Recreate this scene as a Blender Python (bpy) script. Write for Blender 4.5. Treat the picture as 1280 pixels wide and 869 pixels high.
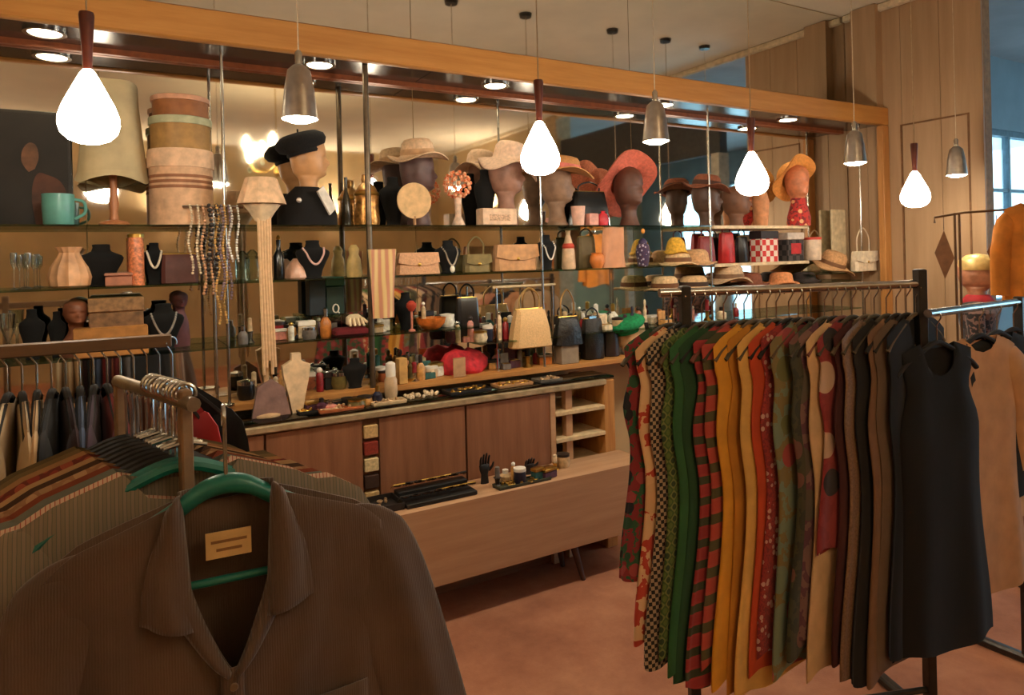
import bpy, math, random
from mathutils import Vector, Matrix
for o in list(bpy.data.objects): bpy.data.objects.remove(o)
R = random.Random(7)
sc = bpy.context.scene
COL = sc.collection
PI = math.pi
# ------------------------------------------------------------------ camera, world, exposure
F, CX, CY, YAW, ROLL, EYE = 860.0, 640.0, 321.0, math.radians(30), 0.025, 1.6
cam_d = bpy.data.cameras.new('camera'); cam = bpy.data.objects.new('camera', cam_d); COL.objects.link(cam)
cam.location = (0, 0, EYE); cam.rotation_mode = 'XYZ'
cam.matrix_world = Matrix.Translation((0, 0, EYE)) @ Matrix.Rotation(-YAW, 4, 'Z') @ Matrix.Rotation(PI/2, 4, 'X') @ Matrix.Rotation(-ROLL, 4, 'Z')
cam_d.sensor_width = 36; cam_d.lens = F/1280*36; cam_d.shift_y = -(434.5-CY)/1280; cam_d.clip_start = .05
sc.camera = cam
sc.view_settings.view_transform = 'Standard'; sc.view_settings.look = 'None'; sc.view_settings.gamma = 1
sc.view_settings.exposure = 1.1; sc.view_settings.use_curve_mapping = False
w = bpy.data.worlds.new('daylight'); sc.world = w; w.use_nodes = True
wb = w.node_tree.nodes['Background']; wb.inputs[0].default_value = (.42, .68, .85, 1); wb.inputs[1].default_value = 3.2
LAMP, CONE, DOWN, CHAND, FILL = 23.0, 75.0, 14.0, 22.0, 75.0

def ray(u, v):
    dx, dy = (u-CX)/F, (CY-v)/F
    x = dx*math.cos(ROLL)+dy*math.sin(ROLL); y = -dx*math.sin(ROLL)+dy*math.cos(ROLL)
    c, s = math.cos(YAW), math.sin(YAW)
    return Vector((c*x+s, -s*x+c, y))
def atY(u, v, Y):
    d = ray(u, v); k = Y/d.y; return Vector((d.x*k, Y, EYE+d.z*k))
def atF(u, v, f):
    d = ray(u, v); return Vector((d.x*f, d.y*f, EYE+d.z*f))
def mpp(p): return (p[0]*math.sin(YAW)+p[1]*math.cos(YAW))/F      # metres per pixel at a place

# ------------------------------------------------------------------ materials
def lin(c): return tuple(((x/255+.055)/1.055)**2.4 if x > 10 else x/255/12.92 for x in c)
MC = {}
def new_mat(name):
    m = bpy.data.materials.new(name); m.use_nodes = True
    return m, m.node_tree, m.node_tree.nodes['Principled BSDF']
def N(t, typ, **kw):
    n = t.nodes.new(typ)
    for k, v in kw.items():
        if k.startswith('i_'): n.inputs[k[2:].replace('_', ' ')].default_value = v
        else: setattr(n, k, v)
    return n
def ramp(t, stops, interp='LINEAR'):
    r = t.nodes.new('ShaderNodeValToRGB'); r.color_ramp.interpolation = interp
    e = r.color_ramp.elements
    while len(e) < len(stops): e.new(.5)
    for k, (p, c) in enumerate(stops): e[k].position = p; e[k].color = (*lin(c), 1)
    return r
def mat(c, rough=.6, metal=0, var=.12, scale=25, bump=0, sheen=0, coat=0):
    key = (c, rough, metal, var, scale, bump, sheen, coat)
    if key in MC: return MC[key]
    m, t, b = new_mat('paint')
    tc = N(t, 'ShaderNodeTexCoord'); nz = N(t, 'ShaderNodeTexNoise', i_Scale=scale, i_Detail=4.0)
    t.links.new(tc.outputs['Object'], nz.inputs['Vector'])
    lo = tuple(x*(1-var) for x in c); hi = tuple(min(255, x*(1+var*.6)) for x in c)
    r = ramp(t, [(.3, lo), (.7, hi)]); t.links.new(nz.outputs['Fac'], r.inputs['Fac'])
    t.links.new(r.outputs['Color'], b.inputs['Base Color'])
    b.inputs['Roughness'].default_value = rough; b.inputs['Metallic'].default_value = metal
    if sheen: b.inputs['Sheen Weight'].default_value = sheen
    if coat: b.inputs['Coat Weight'].default_value = coat
    if bump:
        bp = N(t, 'ShaderNodeBump', i_Strength=bump, i_Distance=.01); t.links.new(nz.outputs['Fac'], bp.inputs['Height'])
        t.links.new(bp.outputs['Normal'], b.inputs['Normal'])
    MC[key] = m; return m
def cloth(c, scale=60): return mat(c, .95, 0, .07, 14, .1, .04)
def wood(c, c2, scale=6, axis='X', rough=.45):
    key = ('wood', c, c2, scale, axis)
    if key in MC: return MC[key]
    m, t, b = new_mat('wood')
    tc = N(t, 'ShaderNodeTexCoord'); mp = N(t, 'ShaderNodeMapping')
    mp.inputs['Scale'].default_value = {'X': (.6, 8, 8), 'Y': (8, .6, 8), 'Z': (8, 8, .6)}[axis]
    nz = N(t, 'ShaderNodeTexNoise', i_Scale=scale, i_Detail=6.0, i_Roughness=.65)
    t.links.new(tc.outputs['Object'], mp.inputs['Vector']); t.links.new(mp.outputs['Vector'], nz.inputs['Vector'])
    r = ramp(t, [(.32, c2), (.68, c)]); t.links.new(nz.outputs['Fac'], r.inputs['Fac'])
    t.links.new(r.outputs['Color'], b.inputs['Base Color']); b.inputs['Roughness'].default_value = rough
    MC[key] = m; return m
def emit(c, s):
    key = ('emit', c, s)
    if key in MC: return MC[key]
    m, t, b = new_mat('glow'); b.inputs['Base Color'].default_value = (*lin(c), 1)
    b.inputs['Emission Color'].default_value = (*lin(c), 1); b.inputs['Emission Strength'].default_value = s
    MC[key] = m; return m
def glass(c=(225, 240, 232), gloss=.12, key='glass'):
    key = (key, c, gloss)
    if key in MC: return MC[key]
    m = bpy.data.materials.new('clear glass'); m.use_nodes = True; t = m.node_tree; t.nodes.clear()
    o = N(t, 'ShaderNodeOutputMaterial'); mx = N(t, 'ShaderNodeMixShader'); tr = N(t, 'ShaderNodeBsdfTransparent'); g = N(t, 'ShaderNodeBsdfGlossy')
    tr.inputs[0].default_value = (*lin(c), 1); g.inputs['Roughness'].default_value = .04
    lw = N(t, 'ShaderNodeLayerWeight', i_Blend=.25); ad = N(t, 'ShaderNodeMath', operation='MULTIPLY_ADD'); ad.inputs[1].default_value = .6; ad.inputs[2].default_value = gloss*.4
    t.links.new(lw.outputs['Fresnel'], ad.inputs[0]); t.links.new(ad.outputs[0], mx.inputs[0])
    t.links.new(tr.outputs[0], mx.inputs[1]); t.links.new(g.outputs[0], mx.inputs[2]); t.links.new(mx.outputs[0], o.inputs[0])
    MC[key] = m; return m
def pattern(kind, cols, scale=12):
    """printed cloth: stripes, plaid, check, floral, tick"""
    key = (kind, tuple(cols), scale)
    if key in MC: return MC[key]
    m, t, b = new_mat(kind+' cloth'); b.inputs['Roughness'].default_value = .9; b.inputs['Sheen Weight'].default_value = .15
    tc = N(t, 'ShaderNodeTexCoord'); vec = tc.outputs['Object']
    def lk(a, c): t.links.new(a, c)
    if kind == 'stripes' or kind == 'tick':
        wv = N(t, 'ShaderNodeTexWave', wave_type='BANDS', bands_direction='Z' if kind == 'stripes' else 'X', i_Scale=scale, i_Distortion=.6)
        lk(vec, wv.inputs['Vector']); n = len(cols)
        r = ramp(t, [(i/n, c) for i, c in enumerate(cols)], 'CONSTANT'); lk(wv.outputs['Fac'], r.inputs['Fac']); out = r.outputs['Color']
    elif kind == 'plaid':
        outs = []
        for ax in 'XZ':
            wv = N(t, 'ShaderNodeTexWave', wave_type='BANDS', bands_direction=ax, i_Scale=scale, i_Distortion=.3); lk(vec, wv.inputs['Vector']); outs.append(wv)
        mm = N(t, 'ShaderNodeMath', operation='MULTIPLY_ADD'); mm.inputs[1].default_value = .5
        h = N(t, 'ShaderNodeMath', operation='MULTIPLY'); h.inputs[1].default_value = .5
        lk(outs[0].outputs['Fac'], mm.inputs[0]); lk(outs[1].outputs['Fac'], h.inputs[0]); lk(h.outputs[0], mm.inputs[2])
        n = len(cols); r = ramp(t, [(i/n, c) for i, c in enumerate(cols)], 'CONSTANT'); lk(mm.outputs[0], r.inputs['Fac']); out = r.outputs['Color']
    elif kind == 'check':
        ck = N(t, 'ShaderNodeTexChecker', i_Scale=scale); ck.inputs['Color1'].default_value = (*lin(cols[0]), 1); ck.inputs['Color2'].default_value = (*lin(cols[1]), 1)
        lk(vec, ck.inputs['Vector']); out = ck.outputs['Color']
    else:
        vo = N(t, 'ShaderNodeTexVoronoi', i_Scale=scale, i_Randomness=1.0); lk(vec, vo.inputs['Vector'])
        nz = N(t, 'ShaderNodeTexNoise', i_Scale=scale*2.2, i_Detail=3.0); lk(vec, nz.inputs['Vector'])
        sep = N(t, 'ShaderNodeSeparateColor'); lk(vo.outputs['Color'], sep.inputs[0])
        n = len(cols); r = ramp(t, [(i/n, c) for i, c in enumerate(cols)], 'CONSTANT'); lk(sep.outputs[0], r.inputs['Fac'])
        r2 = ramp(t, [(0, cols[0]), (1, cols[-1])], 'CONSTANT'); lk(nz.outputs['Fac'], r2.inputs['Fac']); r2.color_ramp.elements[1].position = .52
        ds = N(t, 'ShaderNodeMath', operation='GREATER_THAN'); ds.inputs[1].default_value = .46; lk(vo.outputs['Distance'], ds.inputs[0])
        mx = N(t, 'ShaderNodeMix', data_type='RGBA'); lk(ds.outputs[0], mx.inputs[0]); lk(r.outputs['Color'], mx.inputs[6]); lk(r2.outputs['Color'], mx.inputs[7]); out = mx.outputs[2]
    lk(out, b.inputs['Base Color']); MC[key] = m; return m

# ------------------------------------------------------------------ mesh helpers
class B:
    def __init__(s): s.v = []; s.f = []
    def add(s, vs, fs):
        o = len(s.v); s.v += [tuple(p) for p in vs]; s.f += [tuple(i+o for i in f) for f in fs]; return s
    def box(s, x0, x1, y0, y1, z0, z1, bev=0):
        if bev <= 0:
            vs = [(x, y, z) for z in (z0, z1) for x, y in ((x0, y0), (x1, y0), (x1, y1), (x0, y1))]
            return s.add(vs, [(0, 3, 2, 1), (4, 5, 6, 7), (0, 1, 5, 4), (1, 2, 6, 5), (2, 3, 7, 6), (3, 0, 4, 7)])
        b = min(bev, (x1-x0)*.49, (y1-y0)*.49, (z1-z0)*.49); rings = []
        for z, k in ((z0, b), (z0+b, 0), (z1-b, 0), (z1, b)):
            X0, X1, Y0, Y1 = x0+k, x1-k, y0+k, y1-k
            c = b*.6
            rings.append([(X0+c, Y0, z), (X1-c, Y0, z), (X1, Y0+c, z), (X1, Y1-c, z), (X1-c, Y1, z), (X0+c, Y1, z), (X0, Y1-c, z), (X0, Y0+c, z)])
        return s.rings(rings)
    def rings(s, rs, caps=True, close=True):
        n = len(rs[0]); fs = []
        for i in range(len(rs)-1):
            for j in range(n if close else n-1):
                a, b = i*n+j, i*n+(j+1) % n
                fs.append((a, b, b+n, a+n))
        if caps: fs.append(tuple(range(n-1, -1, -1))); fs.append(tuple((len(rs)-1)*n+j for j in range(n)))
        return s.add([p for r in rs for p in r], fs)
    def lathe(s, prof, seg=20, sx=1, sy=1, o=(0, 0, 0), caps=True):
        return s.rings([[(o[0]+max(r, 1e-4)*sx*math.cos(2*PI*j/seg), o[1]+max(r, 1e-4)*sy*math.sin(2*PI*j/seg), o[2]+z) for j in range(seg)] for r, z in prof], caps)
    def tube(s, pts, r, seg=8, closed=False):
        P = [Vector(p) for p in pts]; rs = r if isinstance(r, (list, tuple)) else [r]*len(P); out = []; up = None
        for i, p in enumerate(P):
            if closed: d = P[(i+1) % len(P)]-P[i-1]
            else: d = P[min(i+1, len(P)-1)]-P[max(i-1, 0)]
            d = d.normalized() if d.length > 1e-9 else Vector((0, 0, 1))
            if up is None: up = Vector((0, 0, 1)) if abs(d.z) < .9 else Vector((1, 0, 0))
            a = d.cross(up).normalized(); b = a.cross(d).normalized(); up = b
            out.append([p+(a*math.cos(2*PI*j/seg)+b*math.sin(2*PI*j/seg))*rs[i] for j in range(seg)])
        if closed: out.append(out[0]); return s.rings(out, False)
        return s.rings(out)
    def ball(s, c, r, seg=12, n=8, sx=1, sy=1, sz=1):
        return s.lathe([(r*math.sin(PI*i/n), -r*sz*math.cos(PI*i/n)) for i in range(n+1)], seg, sx, sy, c)
    def prism(s, outline, y0, y1):
        """outline in x,z, extruded along y"""
        n = len(outline); vs = [(x, y0, z) for x, z in outline]+[(x, y1, z) for x, z in outline]
        return s.add(vs, [tuple(range(n)), tuple(range(2*n-1, n-1, -1))]+[(j, j+n, (j+1) % n+n, (j+1) % n) for j in range(n)])
    def mesh(s, name, m, ang=40):
        me = bpy.data.meshes.new(name); me.from_pydata(s.v, [], s.f); me.update()
        if m: me.materials.append(m)
        me.polygons.foreach_set('use_smooth', [True]*len(me.polygons))
        me.set_sharp_from_angle(angle=math.radians(ang)); return me
    def build(s, name, m, parent=None, loc=(0, 0, 0), rz=0, ang=40): return link(name, s.mesh(name, m, ang), parent, loc, rz)
def link(name, me, parent=None, loc=(0, 0, 0), rz=0):
    o = bpy.data.objects.new(name, me); COL.objects.link(o); o.location = loc; o.rotation_euler = (0, 0, rz)
    if parent: o.parent = parent
    return o
def tag(o, label, cat, group=None):
    o['label'] = label; o['category'] = cat
    if group: o['group'] = group
    return o
def thing(name, label, cat, loc=(0, 0, 0), rz=0, group=None):
    o = bpy.data.objects.new(name, None); COL.objects.link(o); o.location = loc; o.rotation_euler = (0, 0, rz); o.empty_display_size = .05
    return tag(o, label, cat, group)
def struct(o): o['kind'] = 'structure'; return o

# ------------------------------------------------------------------ palette
GOLD = mat((205, 165, 85), .3, 1, .1); STEEL = mat((190, 188, 184), .22, 1, .08); DARKSTEEL = mat((70, 66, 62), .4, .8, .1)
BLACKV = mat((9, 8, 8), .95, 0, .2, 60, .1, .02); OAK = wood((196, 140, 78), (166, 110, 55)); OAKZ = wood((196, 140, 78), (166, 110, 55), 6, 'Z')
WALNUT = wood((132, 88, 60), (104, 66, 44), 4, 'X'); WALNUTZ = wood((150, 100, 70), (122, 78, 52), 3, 'Z'); PALEWOOD = wood((192, 150, 112), (172, 128, 92), 3, 'X', .5)
COPPER = mat((150, 82, 46), .45, .3, .15); CLEAR = glass(); SHELFG = glass((198, 222, 208), .2, 'shelf')
PEARL = mat((235, 225, 205), .3, 0, .05); WHITE = mat((235, 228, 215), .6, 0, .05); SKIN = mat((205, 155, 112), .5, 0, .06)

# ------------------------------------------------------------------ room
MIRY, WX, CEIL = 3.45, 5.15, 3.47
XL, XR, YB, YF = -3.2, 10.0, -4.7, 3.5
m_floor, t, b = new_mat('carpet')
tc = N(t, 'ShaderNodeTexCoord'); n1 = N(t, 'ShaderNodeTexNoise', i_Scale=2.2, i_Detail=8.0, i_Roughness=.7); n2 = N(t, 'ShaderNodeTexNoise', i_Scale=160.0, i_Detail=2.0)
t.links.new(tc.outputs['Object'], n1.inputs[0]); t.links.new(tc.outputs['Object'], n2.inputs[0])
r = ramp(t, [(.3, (138, 86, 60)), (.5, (164, 106, 76)), (.68, (184, 128, 94))]); t.links.new(n1.outputs['Fac'], r.inputs['Fac']); t.links.new(r.outputs['Color'], b.inputs['Base Color'])
b.inputs['Roughness'].default_value = .85; bp = N(t, 'ShaderNodeBump', i_Strength=.3, i_Distance=.005); t.links.new(n2.outputs['Fac'], bp.inputs['Height']); t.links.new(bp.outputs['Normal'], b.inputs['Normal'])
struct(B().box(XL, XR, YB, YF+.1, -.1, 0).build('floor', m_floor))
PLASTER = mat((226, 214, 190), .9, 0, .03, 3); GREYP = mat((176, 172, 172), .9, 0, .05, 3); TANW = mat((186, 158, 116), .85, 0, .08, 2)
struct(B().box(XL, WX+.1, YB, YF+.1, CEIL, CEIL+.1).build('ceiling', PLASTER))
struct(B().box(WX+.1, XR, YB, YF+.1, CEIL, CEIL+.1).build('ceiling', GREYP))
struct(B().box(XL-.1, XL, YB, YF+.1, 0, CEIL).build('wall_left', TANW))
struct(B().box(XL-.1, XR+.1, YB-.1, YB, 0, CEIL).build('wall_rear', TANW))
wb_ = struct(B().box(XL, WX, MIRY+.012, MIRY+.15, 0, CEIL).build('wall_back', TANW))
m_mir, t, b = new_mat('mirror'); b.inputs['Base Color'].default_value = (.82, .80, .74, 1); b.inputs['Metallic'].default_value = 1; b.inputs['Roughness'].default_value = .035
xs = [XL, -1.6, -.1, 1.4, 2.9, 4.02, WX-.01]
for a, c in zip(xs, xs[1:]):
    B().box(a+.002, c-.002, MIRY, MIRY+.012, .95, CEIL-.01).build('mirror_panel', m_mir, wb_)
# panelled end wall
WALLP = wood((178, 146, 112), (162, 130, 96), 2, 'Z', .55)
wr = struct(B().box(WX+.012, WX+.1, 2.44, MIRY+.15, 0, CEIL).build('wall_right', mat((160, 120, 80), .8)))
ys = [2.44, 2.72, 3.0, 3.28, MIRY-.002]
for a, c in zip(ys, ys[1:]): B().box(WX-.006, WX+.012, a+.0015, c-.0015, .1, CEIL-.005, .002).build('board', WALLP, wr)
B().box(WX-.02, WX-.006, 2.44, MIRY-.01, 0, .1).build('baseboard', WALLP, wr)
B().box(WX-.09, WX-.006, 3.14, 3.34, 2.67, CEIL-.005).build('pilaster', WALLP, wr)
for y0, y1, z0, z1 in ((2.53, 2.542, .1, 2.52), (3.0, 3.012, .1, 2.52), (2.542, 3.0, 2.508, 2.52)): B().box(WX-.012, WX-.005, y0, y1, z0, z1).build('door_outline', mat((120, 84, 52), .7), wr)
struct(B().box(WX-.05, WX-.006, YB, MIRY-.01, CEIL-.06, CEIL-.001, .01).build('trim_4', mat((214, 196, 164), .8)))
w2 = struct(B().box(WX, WX+.1, YB, -.75, 0, CEIL).build('wall_side', TANW))
B().box(WX-.07, WX+.17, -.9, -.66, 0, CEIL-.002, .01).build('pilaster', mat((188, 160, 122), .8), w2)
hd = struct(B().box(WX, WX+.1, -.66, 2.1, 2.57, 3.12).build('trim_1', mat((60, 58, 55), .7)))
struct(B().box(WX-.02, WX+.12, 2.0, 2.1, 0, 2.57).build('trim_2', mat((170, 160, 140), .6)))
struct(B().box(WX, WX+.1, .6, .66, 0, 2.57).build('trim_3', mat((170, 160, 140), .6)))
# shop front beyond the end wall: far wall with windows
BLUEW = mat((150, 165, 172), .8, 0, .05, 3)
wf = struct(B().box(WX+.1, 7.3, YF, YF+.1, 0, CEIL).box(9.6, XR, YF, YF+.1, 0, CEIL).box(7.3, 9.6, YF, YF+.1, 0, 1.0).box(7.3, 9.6, YF, YF+.1, 2.75, CEIL).build('wall_front', BLUEW))
def window(n, axis, lo, hi, pos, z0, z1, cols, rows):
    fr = B(); g = B()
    def bar(a0, a1, zz0, zz1, d=.04):
        if axis == 'x': fr.box(a0, a1, pos-d, pos+d, zz0, zz1)
        else: fr.box(pos-d, pos+d, a0, a1, zz0, zz1)
    root = None
    bar(lo, hi, z0, z0+.06); bar(lo, hi, z1-.06, z1); bar(lo, lo+.06, z0+.06, z1-.06); bar(hi-.06, hi, z0+.06, z1-.06)
    root = struct(fr.build('window_%d' % n, mat((90, 108, 118), .5)))
    for i in range(cols):
        for j in range(rows):
            a0, a1 = lo+.06+(hi-lo-.12)*i/cols, lo+.06+(hi-lo-.12)*(i+1)/cols; b0, b1 = z0+.06+(z1-z0-.12)*j/rows, z0+.06+(z1-z0-.12)*(j+1)/rows
            q = B()
            if axis == 'x': q.box(a0, a1, pos-.005, pos+.005, b0, b1)
            else: q.box(pos-.005, pos+.005, a0, a1, b0, b1)
            q.build('pane', glass((235, 245, 248), .1, 'pane'), root)
    for i in range(1, cols):
        a = lo+.06+(hi-lo-.12)*i/cols; q = B()
        if axis == 'x': q.box(a-.02, a+.02, pos-.03, pos+.03, z0+.06, z1-.06)
        else: q.box(pos-.03, pos+.03, a-.02, a+.02, z0+.06, z1-.06)
        q.build('mullion', mat((90, 108, 118), .5), root)
    for j in range(1, rows):
        b_ = z0+.06+(z1-z0-.12)*j/rows; q = B()
        if axis == 'x': q.box(lo+.06, hi-.06, pos-.025, pos+.025, b_-.015, b_+.015)
        else: q.box(pos-.025, pos+.025, lo+.06, hi-.06, b_-.015, b_+.015)
        q.build('glazing_bar', mat((90, 108, 118), .5), root)
window(1, 'x', 7.3, 9.6, YF+.05, 1.0, 2.75, 4, 3)
struct(B().box(XR, XR+.1, YB, -3.6, 0, CEIL).box(XR, XR+.1, 3.0, YF+.1, 0, CEIL).box(XR, XR+.1, -3.6, 3.0, 0, .4).box(XR, XR+.1, -3.6, 3.0, 2.9, CEIL).build('wall_street', BLUEW))
window(2, 'y', -3.6, 3.0, XR+.05, .4, 2.9, 5, 2)

# ------------------------------------------------------------------ canopy over the shelves
BY, BZ0, BZ1, PX = 3.1, 2.53, 2.665, 5.06
can = thing('display_canopy', 'honey coloured wooden beam canopy with dark glossy soffit above the glass shelves', 'canopy', (0, BY, BZ0))
BEAM = wood((198, 140, 72), (176, 116, 52), 3, 'X')
B().box(XL+.01, PX+.08, 0, .05, 0, BZ1-BZ0, .006).build('front_beam', BEAM, can)
B().box(PX, PX+.08, 0, .05, -BZ0+.001, 0, .006).build('end_post', OAKZ, can)
SOF = mat((70, 62, 56), .16, .5, .15, 4)
for a, c in zip(xs, xs[1:]): B().box(a+.003, min(c, PX+.06)-.003, .05, MIRY-BY-.02, .01, .03).build('soffit_panel', SOF, can)
B().box(XL+.01, PX, MIRY-BY-.03, MIRY-BY-.004, -.015, .03).build('back_trim', COPPER, can)
for X in (-.7, -.22, .86, 1.81, 3.0, 4.2):
    p = B().lathe([(.06, .0), (.075, 0), (.075, .012), (.06, .012)], 24, caps=False).build('downlight', STEEL, can, (X, .17, -.002))
    B().lathe([(.058, .0), (.058, .006)], 24).build('lens', emit((255, 238, 200), DOWN), p, (0, 0, .003))

# ------------------------------------------------------------------ pendants
def teardrop(u, v, label):
    p = atY(u, v, 2.385)
    o = thing('pendant_lamp', label, 'pendant lamp', (p.x, p.y, p.z), 0, 'teardrop pendants over the aisle')
    h, r_ = .125, .082
    prof = [(.004, -h*.75), (.03, -h*.74), (.055, -h*.66), (.074, -h*.5), (.081, -h*.3), (.079, -h*.1), (.068, h*.16), (.052, h*.42), (.036, h*.68), (.022, h*.9), (.013, h)]
    B().lathe(prof, 32).build('glass_shade', emit((255, 240, 218), LAMP), o)
    B().lathe([(.012, h), (.014, h+.05), (.021, h+.16), (.019, h+.17), (.004, h+.17)], 14).build('wooden_stem', mat((96, 40, 26), .4, 0, .2), o)
    B().tube([(0, 0, h+.165), (0, 0, CEIL-p.z-.02)], .0028, 6).build('cord', mat((190, 165, 130), .6), o)
    B().lathe([(.045, -.03), (.05, -.001), (.0, -.001)], 16).build('ceiling_rose', DARKSTEEL, o, (0, 0, CEIL-p.z))
def cone(u, v, label):
    p = atY(u, v, 2.385)
    o = thing('pendant_lamp', label, 'pendant lamp', (p.x, p.y, p.z), 0, 'metal cone pendants over the aisle')
    B().lathe([(.06, 0), (.058, .02), (.05, .1), (.038, .165), (.02, .182), (.014, .185)], 28, caps=False).build('metal_shade', mat((176, 166, 156), .28, .9, .08), o)
    B().lathe([(.0, -.014), (.03, -.011), (.05, -.002), (.0555, .006), (.0555, .012), (.0, .012)], 28, caps=False).build('light_lens', emit((255, 240, 210), CONE), o)
    B().lathe([(.012, .184), (.013, .225), (.006, .235)], 12).build('neck', STEEL, o)
    B().tube([(0, 0, .23), (0, 0, CEIL-p.z-.02)], .0025, 6).build('cord', mat((200, 180, 150), .6), o)
    B().lathe([(.045, -.03), (.05, -.001), (.0, -.001)], 16).build('ceiling_rose', DARKSTEEL, o, (0, 0, CEIL-p.z))
teardrop(111, 140, 'large glowing white teardrop pendant in front of the beige table lamp')
teardrop(675, 190, 'glowing white teardrop pendant on a red stem among the straw hats')
teardrop(940, 221, 'glowing white teardrop pendant beside the orange brimmed hat display')
teardrop(1144, 240, 'glowing white teardrop pendant against the panelled end wall')
cone(375, 149, 'silver cone pendant above the head in a black beret')
cone(820, 177, 'silver cone pendant above the coral sun hat')
cone(1069, 204, 'silver cone pendant above the white handbag shelf')
cone(1196, 219, 'small silver cone pendant against the panelled end wall')
# chandelier hanging behind the viewpoint, seen in the mirror
ch = thing('chandelier', 'bright crystal chandelier with candle arms reflected in the back mirror', 'chandelier', (1.5, -.6, 2.62))
B().lathe([(.01, -.12), (.04, -.08), (.02, 0), (.05, .06), (.015, .16), (.01, .3)], 14).tube([(0, 0, .3), (0, 0, CEIL-2.6)], .006, 6).build('stem', GOLD, ch)
for i in range(10):
    a = 2*PI*i/10; c_, s_ = math.cos(a), math.sin(a); zz = .1 if i % 2 else 0
    arm = B().tube([(c_*q, s_*q, z+zz) for q, z in ((.02, 0), (.12, -.07), (.24, -.05), (.3, .05))], .006, 6).build('arm', GOLD, ch)
    B().lathe([(.014, .05), (.036, .1), (.028, .16), (.002, .2)], 10, o=(c_*.3, s_*.3, zz)).build('candle_bulb', emit((255, 232, 190), CHAND), arm)
    B().ball((c_*.3, s_*.3, zz-.03), .02, 8, 6, sz=1.6).build('crystal', CLEAR, arm)
# fill lights shaped as bowl uplighters, added to brighten the mirrored ceiling and walls
for x, y, rz, lb in ((-1.6, YB, PI/2, 'on the rear wall nearest the left corner'), (.7, YB, PI/2, 'on the middle of the rear wall'), (3.2, YB, PI/2, 'on the rear wall nearest the street'), (XL, -3.0, 0, 'on the left wall by the rear corner'), (XL, -.6, 0, 'on the left wall facing the counter'), (WX, -2.6, PI, 'on the side wall by the street opening')):
    o = thing('fill_uplighter', 'added brass bowl fill light '+lb, 'fill light', (x, y, 2.35), rz)
    B().lathe([(.02, -.09), (.09, -.06), (.14, 0), (.15, .03), (.14, .03), (.08, -.04)], 24, caps=False, o=(.17, 0, 0)).build('bowl', GOLD, o)
    B().lathe([(.0, .0), (.115, .0), (.115, .008), (.0, .008)], 24, caps=False, o=(.17, 0, 0)).build('light_lens', emit((255, 240, 216), FILL), o)
    B().box(.0, .06, -.03, .03, -.07, .02, .005).build('bracket', GOLD, o)

# ------------------------------------------------------------------ glass shelving
S1, S2, S3, S4, LEDGE, CTR = 1.77, 1.52, 1.24, 1.15, .985, .935
POLES = [-.95, .42, 1.066, 2.05, 3.35, 4.95]
sh = thing('glass_shelving', 'wall of clear glass shelves on slim steel poles before the mirror', 'shelving', (0, 3.22, LEDGE))
for X in POLES: B().tube([(X, 0, 0), (X, 0, BZ0+.01-LEDGE)], (.007 if X != 1.066 else .014), 10).build('pole', STEEL if X != 1.066 else mat((110, 96, 80), .35, .8), sh)
def shelf(x0, x1, z, m=SHELFG, th=.008): B().box(x0, x1, -.02, MIRY-3.22-.006, z-LEDGE-th, z-LEDGE).build('glass_shelf', m, sh)
for a, c in zip(POLES, POLES[1:]):
    if a < 3.3: shelf(a+.003, c-.003, S1); shelf(a+.003, c-.003, S2)
WSH = mat((215, 190, 150), .5)
shelf(3.36, 4.3, S1, WSH, .02); shelf(3.36, 4.3, S2, WSH, .02); shelf(4.31, 4.9, S2-.1); shelf(3.0, 4.9, S4, SHELFG); shelf(3.0, 4.9, 1.36, SHELFG)
for a, c in ((-.95, -.2), (-.2, .42), (.42, 1.066), (1.066, 1.64)): shelf(a+.003, c-.003, S3)
for a, c in ((1.64, 2.05), (2.05, 2.6), (2.6, 3.0)): shelf(a+.003, c-.003, S4)

# ------------------------------------------------------------------ counter, ledge and low bench
led = B().box(XL+.02, 4.95, 3.2, MIRY-.002, LEDGE-.03, LEDGE, .004).build('wooden_ledge', OAK); tag(led, 'long honey wood ledge running behind the glass counter top', 'ledge')
ct = thing('display_counter', 'long brown wooden display counter with glass top and pale edge', 'counter', (0, 3.0, 0))
CXR = 2.36
B().box(-2.6, CXR, 0, .2, CTR-.012, CTR, .002).build('glass_top', glass((150, 150, 130), .3, 'top'), ct)
B().box(-2.6, CXR-.06, -.012, .03, CTR-.045, CTR-.012, .006).build('edge_trim', mat((196, 176, 140), .3, .5), ct)
B().box(-2.6, 1.94, .03, .44, .0, CTR-.05).box(1.94, CXR, .34, .44, 0, CTR-.05).build('body', WALNUT, ct)
B().box(-2.6, CXR, .03, .2, CTR-.05, CTR-.014).build('lining', mat((120, 100, 70), .7), ct)
pan = [(-2.6, -1.5), (-1.49, -.4), (-.39, .2), (.21, .52), (.53, .94), (1.02, 1.45), (1.46, 1.94)]
for a, c in pan: B().box(a, c, .005, .03, .1, CTR-.05, .003).build('front_panel', WALNUTZ, ct)
for i in range(5):
    c_ = [(190, 160, 110), (60, 40, 30), (215, 190, 140), (140, 50, 35), (200, 165, 110)][i]
    B().box(.948, 1.012, .0, .03, .5+i*.075, .5+i*.075+.06, .004).build('niche_box', mat(c_, .5, 0, .15, 90), ct)
B().box(CXR-.07, CXR, 0, .34, 0, CTR-.02, .004).build('end_post', OAKZ, ct)
B().box(1.94, 1.97, .0, .34, 0, CTR-.05).build('side_panel', PALEWOOD, ct)
B().box(2.05, 2.09, .02, .06, 0, CTR-.05).build('upright', PALEWOOD, ct)
for z in (.3, .48, .62, .76): B().box(1.97, CXR-.07, -.005, .34, z, z+.022, .003).build('open_shelf', mat((205, 180, 140), .4), ct)
be = thing('low_bench', 'low pale wood display bench on tapered splayed legs', 'bench', (0, 2.75, 0))
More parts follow.
